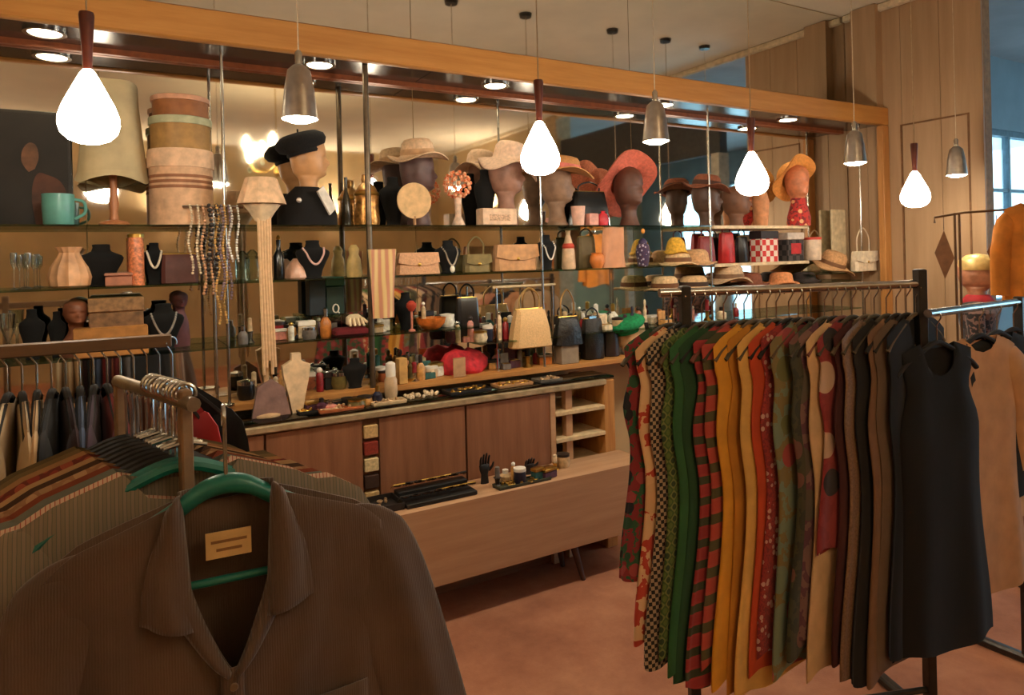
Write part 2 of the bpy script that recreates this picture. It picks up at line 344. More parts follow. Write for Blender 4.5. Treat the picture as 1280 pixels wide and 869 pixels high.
B().box(-.9, 2.37, 0, .235, .18, .53, .005).build('body', PALEWOOD, be)
for X in (-.5, 1.92):
    for Y, dy in ((.05, -.02), (.19, .02)):
        B().tube([(X, Y, .19), (X+(.045 if X > 0 else -.045), Y+dy, .0)], [.02, .012], 10).build('leg', mat((70, 42, 28), .5), be)
#ITEMS#
# ------------------------------------------------------------------ builders for the goods
LV = {1: (S1, 3.31), 2: (S2, 3.31), 3: (S3, 3.31), 4: (S4, 3.31), 'L': (LEDGE, 3.32), 'C': (CTR, 3.1), 'B': (.53, 2.87), 'H': (1.36, 3.31)}
def spot(u0, u1, vt, lv, Y=None):
    """base point, width and height of a thing that stands on a shelf and spans these columns, up to this row"""
    z, y = LV[lv] if not isinstance(lv, tuple) else lv
    y = Y or y; uc = (u0+u1)/2
    p = atY(uc, 300, y)
    for _ in range(3):
        v = CY-(z-EYE)/mpp(p)-(uc-CX)*ROLL; p = atY(uc, v, y)
    k = mpp(p); top = atY(uc, vt, y).z
    return Vector((p.x, y, z)), (u1-u0)*k*1.0, max(.012, top-z)
FACE = -math.radians(8)
def arc(pts, n=24):
    """smooth curve through points"""
    P = [Vector(p) for p in pts]; P = [P[0]*2-P[1]]+P+[P[-1]*2-P[-2]]; out = []
    m = max(2, n//(len(P)-3))
    for i in range(1, len(P)-2):
        for k in range(m):
            t = k/m; a, b, c, d = P[i-1:i+3]
            out.append(.5*((2*b)+(c-a)*t+(2*a-5*b+4*c-d)*t*t+(3*b-a-3*c+d)*t**3))
    return out+[P[-2]]
def bust(u0, u1, vt, lv, label, m=BLACKV, Y=None, rz=0):
    p, w_, h = spot(u0, u1, vt, lv, Y)
    prof = [(.26, 0), (.28, .02), (.24, .05), (.28, .22), (.38, .42), (.47, .58), (.5, .68), (.46, .74), (.33, .79), (.22, .84), (.19, .93), (.2, 1), (.15, 1.01)]
    o = B().lathe([(r*w_, z*h) for r, z in prof], 24, 1, .5).build('necklace_bust', m, None, p, rz); return tag(o, label, 'display bust'), p, w_, h
def necklace(b, label, m, drop=.42, pend=None, wide=.3):
    o_, p, w_, h = b
    pts = []
    for i in range(13):
        a = -1+i/6; x = a*wide*w_; z = h*(.8-(1-a*a)*drop); y = -w_*.25*math.sqrt(max(0, 1-(a*.62)**2))-.006-(.01 if abs(a) < .9 else -.02)
        pts.append((x, y, z))
    c = thing('necklace', label, 'necklace', p, o_.rotation_euler.z)
    q = B()
    for pt in arc(pts, 36): q.ball(pt, .0052, 6, 4)
    q.build('beads', m, c)
    if pend:
        e = pts[6]; B().ball((e[0], e[1], e[2]-.02), .014, 8, 6, 1, .5, 1.4).build('pendant', pend, c)
def lathe_thing(name, u0, u1, vt, lv, label, cat, prof, m, parts=(), Y=None, sy=1, seg=20, rz=0, group=None):
    """prof in units of (half width, height); parts: (name, prof, material)"""
    p, w_, h = spot(u0, u1, vt, lv, Y); sc_ = lambda pr: [(r*w_/2, z*h) for r, z in pr]
    o = thing(name, label, cat, p, rz, group)
    B().lathe(sc_(prof), seg, 1, sy).build('body', m, o)
    for n_, pr, mm in parts: B().lathe(sc_(pr), seg, 1, sy).build(n_, mm, o)
    return o, p, w_, h
def box_thing(name, u0, u1, vt, lv, label, cat, m, lid=None, d=.1, Y=None, rz=0, bev=.004, band=None, group=None):
    p, w_, h = spot(u0, u1, vt, lv, Y); o = thing(name, label, cat, p, rz, group); lz = h*.75 if lid else h
    B().box(-w_/2, w_/2, -d/2, d/2, 0, lz, bev).build('body', m, o)
    if lid: B().box(-w_/2-.003, w_/2+.003, -d/2-.003, d/2+.003, lz, h, bev).build('lid', lid, o)
    if band: B().box(-w_*.3, w_*.3, -d/2-.003, -d/2+.002, h*.25, h*.62).build('label_patch', band, o)
    return o
def handbag(u0, u1, v0, vt, lv, label, m, flap=None, handle=None, d=.07, Y=None, rz=0, taper=.8, hh=None, clasp=GOLD):
    """v0: row of the bag's top edge, vt: row of the handle's top"""
    p, w_, h = spot(u0, u1, v0, lv, Y); _, _, ht = spot(u0, u1, vt, lv, Y); o = thing('handbag', label, 'handbag', p, rz)
    rs = []
    for z, k, q in ((0, .96, .8), (.03, 1, 1), (.5, .5+.5*taper+.03, .95), (.92, taper, .7), (1, taper*.97, .45)):
        W, D = w_/2*k, d/2*q; c = min(W, D)*.5
        rs.append([(-W+c, -D, z*h), (0, -D*1.12, z*h), (W-c, -D, z*h), (W, -D+c, z*h), (W, D-c, z*h), (W-c, D, z*h), (0, D*1.1, z*h), (-W+c, D, z*h), (-W, D-c, z*h), (-W, -D+c, z*h)])
    B().rings(rs).build('body', m, o)
    if flap:
        W = w_/2*taper; B().prism([(-W*1.02, h*1.005), (-W*1.1, h*.55), (-W*.4, h*.42), (W*.4, h*.42), (W*1.1, h*.55), (W*1.02, h*1.005)][::-1], -d*.62, -d*.5).build('flap', flap, o)
        B().ball((0, -d*.63, h*.47), .01, 8, 6, 1, .5).build('clasp', clasp, o)
    else: B().tube([(-w_/2*taper, 0, h), (w_/2*taper, 0, h)], .006, 8).build('frame', clasp, o)
    if handle and ht > h:
        a = w_*.3*min(1, taper+.1)
        B().tube(arc([(-a, 0, h*.97), (-a*.95, 0, h+(ht-h)*.6), (0, 0, ht), (a*.95, 0, h+(ht-h)*.6), (a, 0, h*.97)], 20), .005, 7).build('handle', handle, o)
    return o
HEADP = [(0, .060, .060, .060), (.10, .050, .050, .055), (.20, .050, .048, .058), (.27, .054, .060, .066), (.31, .050, .088, .078), (.36, .062, .098, .094), (.44, .073, .100, .102), (.54, .080, .099, .110), (.64, .084, .100, .115),
         (.74, .086, .102, .116), (.84, .080, .094, .106), (.92, .062, .070, .082), (.97, .038, .042, .05), (1, .006, .006, .01)]
def head_mesh(m, h=.36, k=1.0, shoulders=None):
    """mannequin head and neck, face towards -y; h from the base of the neck to the crown"""
    seg = 40; rs = []; prof = []
    for i in range(len(HEADP)-1):
        for j in range(3):
            t = j/3; prof.append(tuple(a+(b-a)*t for a, b in zip(HEADP[i], HEADP[i+1])))
    prof.append(HEADP[-1])
    def g(x, s): return math.exp(-(x/s)**2)
    for z, rx, yf, yb in prof:
        ring = []
        for j in range(seg):
            a = 2*PI*j/seg-PI/2; c, s = math.cos(a), math.sin(a)
            x = rx*c; y = (yf if s < 0 else yb)*s
            if s < 0:
                y -= .024*g(z-.52, .05)*g(x, .013)*(1 if z > .47 else .6)+.010*g(z-.58, .05)*g(x, .009)   # nose
                y += .012*g(z-.61, .03)*(g(x-.033, .017)+g(x+.033, .017))                                    # eye sockets
                y -= .006*g(z-.605, .012)*(g(x-.033, .012)+g(x+.033, .012))                                  # eyes
                y -= .007*g(z-.665, .025)*(g(x-.035, .025)+g(x+.035, .025))                                  # brow
                y -= .009*(g(z-.435, .012)+g(z-.405, .013))*g(x, .022)                                       # lips
                y -= .008*g(z-.345, .025)*g(x, .025)                                                         # chin
            x *= 1+.10*g(z-.57, .05)*g(s-.12, .18)                                                           # ears
            ring.append((x*k, y*k, z*h))
        rs.append(ring)
    q = B()
    if shoulders:
        top = rs[0]; n0 = []
        for (wx, dy, dz) in shoulders: n0.append([(p_[0]/.06*wx/k, p_[1]/.06*dy/k, dz) for p_ in top])
        rs = n0+rs
    return q.rings(rs)
def head(u, vt, vb_lv, label, m, rz=0, k=1.0, Y=None, busted=True, hh=None):
    k *= .86
    """mannequin head whose crown reaches row vt and whose bust stands on the shelf"""
    p, w_, h = spot(u-10, u+10, vt, vb_lv, Y)
    hh = hh or min(h, .375*k)
    low = h-hh
    shp = [(.10*k, .07*k, -low), (.105*k, .075*k, -low*.8), (.09*k, .06*k, -low*.25)] if low > .03 and busted else [(.075*k, .07*k, -low)]
    o = head_mesh(m, hh, k, shp).build('display_mannequin', m, None, p+Vector((0, 0, low)), rz, 60)
    return tag(o, label, 'mannequin head'), p+Vector((0, 0, h)), hh
def hat(c, r, crown_r, crown_h, label, m, band=None, wave=.0, tilt=(0, 0, 0), cone=.85, droop=.0, top_dent=.2, lining=None, name='hat', nw=3):
    """c: centre of the head opening; r: brim radius"""
    o = thing(name, label, 'hat', c, 0); o.rotation_euler = tilt; seg = 40; rs = []
    prof = [(r, -droop*r), (r*1.0, -droop*r+.006), (r*.8, -droop*r*.45+.008), (crown_r*1.15, .006), (crown_r, .018), (crown_r*.97, crown_h*.35), (crown_r*(cone+1)/2*.98, crown_h*.75), (crown_r*cone*.85, crown_h*.95), (crown_r*cone*.55, crown_h), (crown_r*.2, crown_h*(1-top_dent*.5)), (.002, crown_h*(1-top_dent*.6))]
    for rr, z in prof:
        ring = []
        for j in range(seg):
            a = 2*PI*j/seg; f = max(0, (rr-crown_r)/(r-crown_r+1e-6)); ring.append((rr*math.cos(a), rr*1.08*math.sin(a), z+wave*f*math.sin(nw*a+.7)))
        rs.append(ring)
    B().rings(rs, False).build('crown_and_brim', m, o, ang=60)
    inner = [(r*.995, -droop*r-.003), (r*.8, -droop*r*.45-.001), (crown_r*.98, -.002), (crown_r*.9, crown_h*.3)]
    B().rings([[(rr*math.cos(2*PI*j/seg), rr*1.08*math.sin(2*PI*j/seg), z+wave*max(0, (rr-crown_r)/(r-crown_r+1e-6))*math.sin(nw*2*PI*j/seg+.7)) for j in range(seg)] for rr, z in inner], False).build('underbrim', lining or m, o, ang=60)
    if band: B().lathe([(crown_r*1.02, .016), (crown_r*1.025, .03), (crown_r*1.0, .045)], 32, 1, 1.08, caps=False).build('hat_band', band, o)
    return o
def beret(c, r, h, label, m, rz=0, tilt=.15, name='beret'):
    o = thing(name, label, 'hat', c, 0); o.rotation_euler = (0, tilt, rz)
    B().lathe([(r*.62, -.012), (r*.66, .0), (r*.9, .012), (r, h*.42), (r*.95, h*.7), (r*.7, h*.93), (r*.3, h), (.002, h)], 30, 1, 1.05).build('crown', m, o, ang=70)
    B().lathe([(r*.64, -.02), (r*.67, -.01), (r*.64, .004)], 30, 1, 1.05, caps=False).build('band', m, o)
    B().tube([(0, 0, h), (.004, 0, h+.018)], .004, 6).build('stalk', m, o)
    return o

# ------------------------------------------------------------------ top shelf
CREAM = mat((222, 196, 160), .7); PINKC = mat((216, 176, 146), .7, 0, .06); STRAW = mat((226, 200, 158), .85, 0, .18, 90, .3); TAN = mat((176, 130, 88), .7); CORAL = mat((222, 128, 96), .8, 0, .15, 80, .3)
p, w_, h = spot(3, 84, 139, 1, 3.41)
o = thing('framed_picture', 'large dark picture of a brown figure leaning on the top shelf', 'picture', p)
B().box(-w_/2, w_/2, -.008, .008, 0, h, .003).build('frame', mat((46, 40, 32), .6), o)
B().box(-w_/2+.012, w_/2-.012, -.011, -.007, .012, h-.012).build('canvas', mat((34, 28, 22), .7, 0, .35, 5), o)
B().prism([(q.x*w_, q.z*h) for q in arc([(x, 0, z) for x, z in ((.02, .02), (-.02, .2), (-.01, .36), (.06, .46), (.18, .45), (.34, .4), (.43, .28), (.45, .02))], 40)], -.013, -.0105).build('painted_figure', mat((84, 48, 32), .7, 0, .3, 12), o)
B().prism([(q.x*w_-.02, q.z*h) for q in arc([(x, 0, z) for x, z in ((.02, .47), (-.03, .51), (-.07, .57), (-.05, .66), (.03, .72), (.12, .7), (.15, .6), (.1, .5))], 40)], -.0135, -.0108).build('painted_face', mat((104, 70, 48), .7, 0, .3, 20), o)
p, w_, h = spot(56, 91, 243, 1, 3.24)
o = thing('mug', 'turquoise glazed mug standing before the dark picture', 'mug', p)
B().lathe([(w_*.44, 0), (w_*.47, .004), (w_*.5, h*.5), (w_*.5, h), (w_*.46, h), (w_*.45, h*.1), (.001, h*.08)], 26).build('cup', mat((96, 158, 146), .35, 0, .05), o)
B().tube(arc([(w_*.47, 0, h*.85), (w_*.78, 0, h*.75), (w_*.8, 0, h*.4), (w_*.49, 0, h*.2)], 16), .006, 8).build('handle', mat((96, 158, 146), .35, 0, .05), o)
p, w_, h = spot(98, 188, 104, 1, 3.3)
o = thing('table_lamp', 'unlit table lamp with big beige cloth shade and turned wooden foot', 'table lamp', p)
w_ *= .85
B().lathe([(.055, 0), (.058, .008), (.05, .016), (.018, .024), (.015, .06), (.019, .09), (.014, .13), (.015, h*.45)], 20).build('foot', wood((190, 128, 84), (160, 98, 60), 6, 'Z'), o)
seg = 28
B().rings([[(w_*r*math.cos(2*PI*j/seg)*(1+.05*math.sin(5*2*PI*j/seg)), .115*r*2*math.sin(2*PI*j/seg)*(1+.05*math.sin(5*2*PI*j/seg)), h*z+(.014*math.sin(3*2*PI*j/seg) if z < .4 else 0)) for j in range(seg)] for r, z in ((.53, .31), (.46, .42), (.41, .6), (.39, .8), (.38, .98), (.36, 1.0), (.36, .97), (.5, .34))], False).build('shade', mat((186, 168, 128), .8, 0, .1, 8), o, ang=70)
def hatbox(u0, u1, vt, vb, label, m, lid, zoff, stripe=None, Y=3.31):
    p, w_, h = spot(u0, u1, vt, (zoff, Y)); o = thing('hat_box', label, 'hat box', p, 0, 'stacked round hat boxes'); r = min(w_/2, .13)
    B().lathe([(r*.97, 0), (r*.97, h*.78)], 36).build('drum', m, o)
    B().lathe([(r*1.02, h*.76), (r*1.02, h*.98), (r*.99, h), (.001, h)], 36).build('lid', lid, o)
    if stripe:
        for z in (.2, .27, .34): B().lathe([(r*.975, h*(z+.28)), (r*.985, h*(z+.3)), (r*.975, h*(z+.32))], 36, caps=False).build('stripe', stripe, o)
    return p.z+h
z = hatbox(188, 268, 190, 283, 'large pale pink hat box with brown rings at the bottom of the stack', mat((214, 172, 134), .7), mat((222, 184, 148), .7), S1, mat((150, 98, 66), .7))
z = hatbox(191, 262, 150, 190, 'olive tan hat box with mint lid in the middle of the stack', mat((168, 128, 72), .6), mat((176, 178, 142), .6), z+.001)
z = hatbox(193, 259, 124, 150, 'small russet hat box with pinkish lid on top of the stack', mat((150, 94, 52), .6), mat((206, 152, 120), .6), z+.001)
# beret head with black jacket
b_, top, hh = head(388, 168, 1, 'tan mannequin head with black jacket collar turned to the side', mat((214, 160, 108), .45, 0, .05), PI*.45, .9, 3.31, busted=False)
p = b_.location
beret(top+Vector((-.025, 0, -.08)), .12, .085, 'black knitted beret on the tan mannequin head', mat((20, 18, 18), .95, 0, .2, 90, .3), 0, -.28)
p0, w_, h = spot(348, 422, 234, 1, 3.27)
o = thing('jacket_bust', 'black jacket shoulders with white collar below the tan head', 'jacket', p0)
B().lathe([(w_*.5, 0), (w_*.5, h*.3), (w_*.44, h*.62), (w_*.3, h*.85), (w_*.2, h)], 26, 1, .5, caps=False).build('jacket', cloth((14, 11, 11)), o)
B().prism([(w_*.1, h*.85), (w_*.2, h*1.0), (w_*.4, h*.42), (w_*.3, h*.25)], -.085, -.06).build('white_collar', mat((236, 230, 220), .8), o)
B().ball((-w_*.2, -.075, h*.62), .012, 8, 6, 1, .4).build('brooch', mat((210, 200, 190), .3, .6), o)
lathe_thing('bottle', 427, 440, 222, 1, 'slim dark green bottle beside the gold ornate jar', 'bottle', [(.8, 0), (.9, .03), (.85, .5), (.35, .7), (.3, .95), (.35, 1)], mat((52, 46, 34), .2))
lathe_thing('ornate_jar', 441, 477, 217, 1, 'gold ornate jar with domed lid on the top shelf', 'jar', [(.7, 0), (.85, .02), (.9, .1), (.8, .4), (.86, .6), (.7, .68)], mat((186, 132, 70), .3, .7, .4, 40), (('lid', [(.72, .68), (.55, .76), (.3, .82), (.36, .88), (.32, .97), (.05, 1)], mat((196, 150, 90), .3, .6)), ('band', [(.84, .56), (.9, .6), (.84, .64)], GOLD)))
bust(474, 510, 222, 1, 'black velvet necklace stand beside the cream round fan', Y=3.34)
# dark head in cream hat
b_, top, hh = head(524, 186, 1, 'dark plum mannequin head under a cream felt hat', mat((92, 66, 62), .5), PI*.42, .95, 3.31)
hat(top+Vector((-.01, -.03, -.055)), .15, .085, .1, 'cream felt hat on the dark plum head', mat((218, 184, 148), .85, 0, .1, 60, .2), mat((190, 150, 110), .8), .018, (.05, -.1, .3))
p, w_, h = spot(496, 541, 226, 1, 3.22)
o = thing('round_fan', 'cream round fan propped before the dark plum head', 'fan', p)
B().tube([(0, -.006, h*.55), (0, .006, h*.55)], w_*.5, 30).build('disc', mat((216, 178, 128), .8), o)
B().tube([(0, 0, 0), (0, 0, h*.2)], .008, 8).build('handle', TAN, o)
# flower ball
p, w_, h = spot(554, 592, 212, 1, 3.25)
o = thing('flower_topiary', 'orange and pink flower ball on a white ribboned foot', 'flower ball', p)
B().lathe([(.035, 0), (.03, .02), (.016, .05), (.02, h*.5)], 14).build('ribbon_foot', mat((220, 190, 165), .8, 0, .2, 40), o)
q = B(); c_ = Vector((0, 0, h-w_*.5)); n = 60
for i in range(n):
    yy = 1-2*(i+.5)/n; rr = math.sqrt(1-yy*yy); a = i*2.39996; q.ball(c_+Vector((rr*math.cos(a), rr*math.sin(a), yy))*w_*.43, .011, 6, 4)
q.build('blossoms', pattern('floral', [(226, 120, 70), (238, 170, 120), (210, 96, 60), (240, 200, 160)], 60), o)
# head with cream cloche
bust(592, 622, 213, 1, 'black velvet necklace stand behind the cream lettered box', Y=3.36)
b_, top, hh = head(634, 190, 1, 'rosy brown mannequin head under a pale pink floppy hat', mat((158, 116, 96), .5), PI*.35, 1.0, 3.31)
hat(top+Vector((0, -.03, -.065)), .165, .09, .115, 'pale pink floppy hat on the rosy brown head', mat((230, 196, 168), .85, 0, .08, 60, .2), None, .035, (.1, .18, .2), .9, .25)
box_thing('gift_box', 597, 645, 261, 1, 'flat cream lettered box on the top shelf front', 'box', mat((226, 192, 160), .6), d=.08, Y=3.24, band=mat((204, 166, 134), .7, 0, .3, 120))
b_, top, hh = head(697, 205, 1, 'greyish tan mannequin bust behind the teardrop lamp', mat((142, 110, 86), .55), PI*.3, 1.0, 3.33)
hat(top+Vector((.04, -.02, -.045)), .175, .09, .09, 'golden straw hat with pink brim beside the coral hat', mat((206, 146, 88), .85, 0, .08, 90, .2), mat((214, 120, 110), .8), .02, (.15, .12, 0))
handbag(708, 766, 240, 228, 1, 'black glossy handbag beneath the golden straw hat', mat((26, 26, 26), .25), None, mat((26, 26, 26), .3), .08, 3.34)
lathe_thing('paper_cup', 714, 732, 258, 1, 'pale pink cup in front of the black handbag', 'cup', [(.78, 0), (.8, .02), (1, 1), (.92, 1), (.72, .06)], mat((234, 186, 164), .6), Y=3.24)
box_thing('trinket_box', 733, 747, 267, 1, 'little blush box between pink cup and red purse', 'box', mat((222, 158, 142), .6), d=.05, Y=3.24)
lathe_thing('coin_purse', 746, 762, 264, 1, 'small crimson coin purse on the top shelf', 'purse', [(.8, 0), (1, .3), (.8, .75), (.3, .9), (.45, 1)], mat((206, 46, 56), .5), Y=3.24, sy=.6)
b_, top, hh = head(787, 208, 1, 'dark brown mannequin head framed by a coral sun hat', mat((94, 58, 44), .5), PI*.06, 1.05, 3.27)
hat(top+Vector((.005, .045, -.095)), .2, .095, .1, 'coral wide brimmed sun hat on the dark brown head', CORAL, None, .03, (-1.0, .12, 0), .9, .1, lining=mat((214, 110, 88), .85, 0, .1, 60))
B().ball((0, 0, 0), .016, 10, 6, 1, .5).build('brooch', mat((214, 140, 50), .4), b_, (.02, -.085, -.06))
# right part of the top shelf
b_, top, hh = head(884, 226, 1, 'dark wooden head under a russet brown hat', mat((84, 56, 40), .5), PI*.3, 1.0, 3.31)
hat(top+Vector((0, 0, -.05)), .15, .09, .09, 'russet brown felt hat on the dark wooden head', mat((132, 74, 48), .85, 0, .15, 60, .2), mat((70, 40, 28), .8), .02, (.1, .12, 0))
b_, top, hh = head(921, 232, 1, 'chestnut mannequin bust beside the terracotta vase', mat((120, 80, 58), .55), PI*.3, 1.0, 3.35)
lathe_thing('clay_vase', 941, 962, 232, 1, 'terracotta tapered vase beside the chestnut bust', 'vase', [(.7, 0), (.75, .02), (1, .6), (.7, .85), (.85, 1)], mat((206, 142, 98), .7))
b_, top, hh = head(998, 206, 1, 'rosy mannequin head framed by an orange sun hat', mat((212, 132, 92), .5), -PI*.06, 1.0, 3.26)
hat(top+Vector((.0, .04, -.085)), .165, .09, .09, 'orange straw sun hat tilted behind the rosy head', mat((226, 152, 74), .85, 0, .08, 60, .2), None, .025, (-1.0, .1, 0), .9, .1)
p, w_, h = spot(980, 1018, 248, 1, 3.24)
B().lathe([(.09, 0), (.095, h*.3), (.07, h*.7), (.06, h)], 20, 1, .75, caps=False).build('scarf', pattern('floral', [(190, 50, 44), (226, 170, 120), (120, 40, 40)], 30), None, p); tag(bpy.data.objects['scarf'], 'red patterned scarf around the rosy head', 'scarf')

# ------------------------------------------------------------------ second shelf
for i, u in enumerate((18, 25, 36, 43)):
    o, p, w_, h = lathe_thing('stem_glass', u-5, u+5, 316+(i % 2)*3, 2, 'clear slender stemmed glass beside the ribbed vase', 'glass', [(.8, 0), (.8, .02), (.12, .05), (.12, .55), (.7, .7), (.8, .95), (.72, 1), (.6, .72)], glass((235, 240, 235), .4, 'cup'), Y=3.28+.05*(i % 2), group='stemmed glasses')
p, w_, h = spot(64, 111, 309, 2, 3.29); o = thing('ribbed_vase', 'cream ribbed shell vase with wavy neck', 'vase', p); seg = 48
B().rings([[(r*w_/2*(1+.05*math.cos(12*2*PI*j/seg))*math.cos(2*PI*j/seg), r*w_/2*(1+.05*math.cos(12*2*PI*j/seg))*math.sin(2*PI*j/seg), z*h) for j in range(seg)] for r, z in ((.75, 0), (.9, .05), (.97, .25), (.85, .5), (.55, .75), (.45, .86), (.6, 1), (.5, 1), (.36, .86))]).build('body', mat((224, 172, 126), .5, 0, .2, 12), o)
bust(103, 152, 306, 2, 'wide black velvet bust behind the pink trinket box')
necklace(bust(180, 207, 304, 2, 'black velvet bust wearing a curved pearl collar'), 'short pearl collar on the black bust by the burgundy purse', PEARL, .4)
box_thing('trinket_box', 134, 163, 341, 2, 'rose lacquered trinket box before the wide black bust', 'box', mat((178, 118, 92), .35), mat((190, 130, 104), .35), .08, 3.25)
lathe_thing('bead_jar', 161, 181, 294, 2, 'tall glass jar filled with coral beads', 'jar', [(.9, 0), (.9, .95), (.8, 1)], mat((214, 128, 84), .4, 0, .3, 90), (('lid', [(.95, .95), (.95, 1.02), (.3, 1.05)], GOLD),), 3.26)
handbag(204, 246, 318, 318, 2, 'burgundy triangular evening purse', mat((92, 50, 44), .6), None, None, .06, 3.3, 0, .9)
lathe_thing('decanter', 352-10, 352+4, 300, 2, 'tall black bottle with narrow neck on second shelf', 'bottle', [(.9, 0), (.95, .05), (.95, .6), (.5, .72), (.35, .82), (.4, 1)], mat((16, 18, 18), .2), (('stopper', [(.3, 1), (.42, 1.06), (.1, 1.12)], GOLD),))
lathe_thing('perfume_bottle', 357, 386, 312, 2, 'pink faceted perfume bottle with glass stopper', 'perfume bottle', [(.9, 0), (1, .05), (.9, .4), (.5, .62), (.3, .7)], mat((226, 176, 150), .3), (('stopper', [(.28, .7), (.36, .78), (.3, .95), (.1, 1)], CLEAR),), seg=8)
lathe_thing('glass_jar', 306, 326, 312, 2, 'clear apothecary jar beside the long cream stand', 'jar', [(.9, 0), (.95, .04), (.95, .7), (.6, .8), (.65, .86)], CLEAR, (('lid', [(.7, .86), (.5, .93), (.2, 1)], CLEAR),))
necklace(bust(370, 413, 301, 2, 'black velvet bust standing above the dark teal boxes', Y=3.28), 'pale pink bead necklace above the dark teal boxes', mat((226, 184, 176), .3), .42)
lathe_thing('figurine_lamp', 432, 454, 306, 2, 'pale yellow bottle with cloth hood', 'bottle', [(.8, 0), (.9, .1), (.75, .55), (.5, .7), (.62, .86), (.3, 1)], mat((206, 176, 112), .5))
p, w_, h = spot(456, 492, 312, 2, 3.24)
q = B(); rs = []
for i in range(9):
    z = h-(h+.2)*i/8; rs.append([(w_*(.5-.12*i/8)*math.cos(a)*1.0, -.02+.018*math.sin(a)+.01*math.sin(3*a+i*.4), z) for a in [2*PI*j/24 for j in range(24)]])
q.rings(rs).build('folded_scarf', pattern('tick', [(224, 196, 140), (214, 176, 122), (200, 140, 112)], 9), None, p-Vector((0, .03, 0))); tag(bpy.data.objects['folded_scarf'], 'cream and rose striped scarf hanging over the second shelf', 'scarf')
handbag(492, 551, 316, 316, 2, 'blush pink beaded clutch bag on the second shelf', mat((214, 160, 118), .6, 0, .08, 120, .2), mat((220, 168, 126), .6, 0, .08, 120, .2), None, .06, 3.28, 0, .85)
necklace(bust(543, 578, 301, 2, 'black velvet bust with long pendant between clutch and olive handbag'), 'fine silver chain with drop pendant', mat((200, 190, 175), .3, .8), .55, PEARL, .28)
handbag(578, 613, 318, 296, 2, 'olive green handbag with tall arched handle', mat((128, 110, 64), .5), mat((136, 118, 70), .5), mat((120, 104, 60), .5), .07, 3.3, 0, .92)
handbag(614, 673, 306, 306, 2, 'wide tan leather clutch with gold clasp', mat((198, 146, 98), .5), mat((204, 152, 102), .5), None, .07, 3.28, 0, .95)
necklace(bust(668, 698, 294, 2, 'black velvet bust behind the lamp pole with white beads'), 'chunky white bead necklace near the tan clutch', WHITE, .5)
lathe_thing('bottle', 702, 720, 288, 2, 'cream ceramic bottle with a red blossom', 'bottle', [(.9, 0), (1, .05), (.85, .5), (.5, .75), (.3, .9), (.4, 1)], mat((222, 186, 150), .5), (('blossom', [(.75, .5), (.9, .58), (.7, .66)], mat((196, 70, 50), .6)),))
handbag(720, 746, 296, 286, 2, 'moss brown upright handbag beside the orange pot', mat((104, 88, 56), .6), None, mat((90, 76, 50), .5), .06, 3.33, 0, .92)
lathe_thing('clay_pot', 737, 756, 316, 2, 'small bright orange pot', 'pot', [(.6, 0), (1, .4), (.9, .8), (.7, .9), (.8, 1)], mat((214, 124, 56), .5), Y=3.24)
p, w_, h = spot(749, 786, 284, 2, 3.23)
rs = []
for i in range(8):
    z = h-h*i/7*1.0; rs.append([(w_*(.42+.08*i/7)*math.cos(a), .02*math.sin(a)+.008*math.sin(4*a+i*.5), z+.001) for a in [2*PI*j/24 for j in range(24)]])
B().rings(rs).build('shawl', mat((206, 148, 112), .9, 0, .08, 12, .2), None, p); tag(bpy.data.objects['shawl'], 'rosy tan shawl draped upright on the second shelf', 'shawl')
lathe_thing('ginger_jar', 795, 813, 298, 2, 'small violet and white ginger jar', 'jar', [(.6, 0), (.75, .05), (1, .5), (.85, .75), (.55, .82)], pattern('floral', [(70, 56, 90), (190, 180, 200), (90, 60, 80)], 70), (('lid', [(.6, .82), (.6, .9), (.2, 1)], mat((80, 66, 104), .3)),))
# hats piled at the right of the second shelf
def hat_at(u, v, Y, r, cr, chh, label, c, **k):
    p = atY(u, v, Y); return hat(p, r, cr, chh, label, mat(c, .85, 0, .14, 70, .25), **k)
for i, (u, vb_, r, cr, chh, c, lb, bd) in enumerate([
    (846, 333, .12, .08, .075, (220, 186, 138), 'pale straw boater under the yellow cap', (120, 80, 50)), (872, 334, .13, .085, .095, (206, 160, 116), 'peach felt hat wedged behind the straw hats', None),
    (909, 345, .155, .1, .11, (196, 164, 130), 'large grey beige fedora above the dress rack', (120, 90, 66)), (834, 368, .13, .085, .09, (222, 186, 140), 'ivory straw hat on the lower hat shelf', (110, 70, 40)),
    (866, 369, .12, .085, .085, (214, 176, 130), 'sand coloured hat with dark ribbon on the lower hat shelf', (60, 40, 30)), (940, 358, .13, .085, .085, (120, 66, 44), 'chestnut brown hat beside the beige fedora', None),
    (975, 356, .12, .08, .08, (212, 140, 90), 'apricot cloth hat under the patterned boxes', None), (1008, 354, .11, .08, .07, (46, 36, 34), 'black felt hat under the white shelf', None)]):
    z = {0: S2, 1: S2, 2: 1.36+.12}.get(i, 1.36); q = atY(u, vb_, 3.28)
    if i == 2: z = 1.40
    hat(Vector((q.x, 3.27+(.03 if i % 2 else 0), z+.004)), min(r, .16), cr, chh, lb, mat(c, .85, 0, .14, 70, .25), mat(bd, .8) if bd else None, .008 if i != 2 else .02, (0, 0, i))
q = atY(845, 320, 3.28)
o = hat(Vector((q.x, 3.28, S2+.078)), .075, .062, .1, 'yellow knitted bucket hat stacked on the straw boater', mat((232, 178, 62), .85, 0, .15, 60, .3), None, .006, (0, 0, 0), .6)
handbag(869, 896, 296, 286, 2, 'dark red pleated handbag', mat((132, 30, 34), .5), None, mat((120, 26, 30), .5), .07, 3.32, 0, .8)
handbag(897, 920, 291, 282, 2, 'bright red satin handbag', mat((178, 32, 36), .45), None, mat((150, 30, 34), .5), .07, 3.32, 0, .85)
handbag(919, 936, 296, 286, 2, 'narrow black handbag next to the red satin handbag', mat((22, 20, 22), .4), None, mat((22, 20, 22), .4), .07, 3.32, 0, .9)
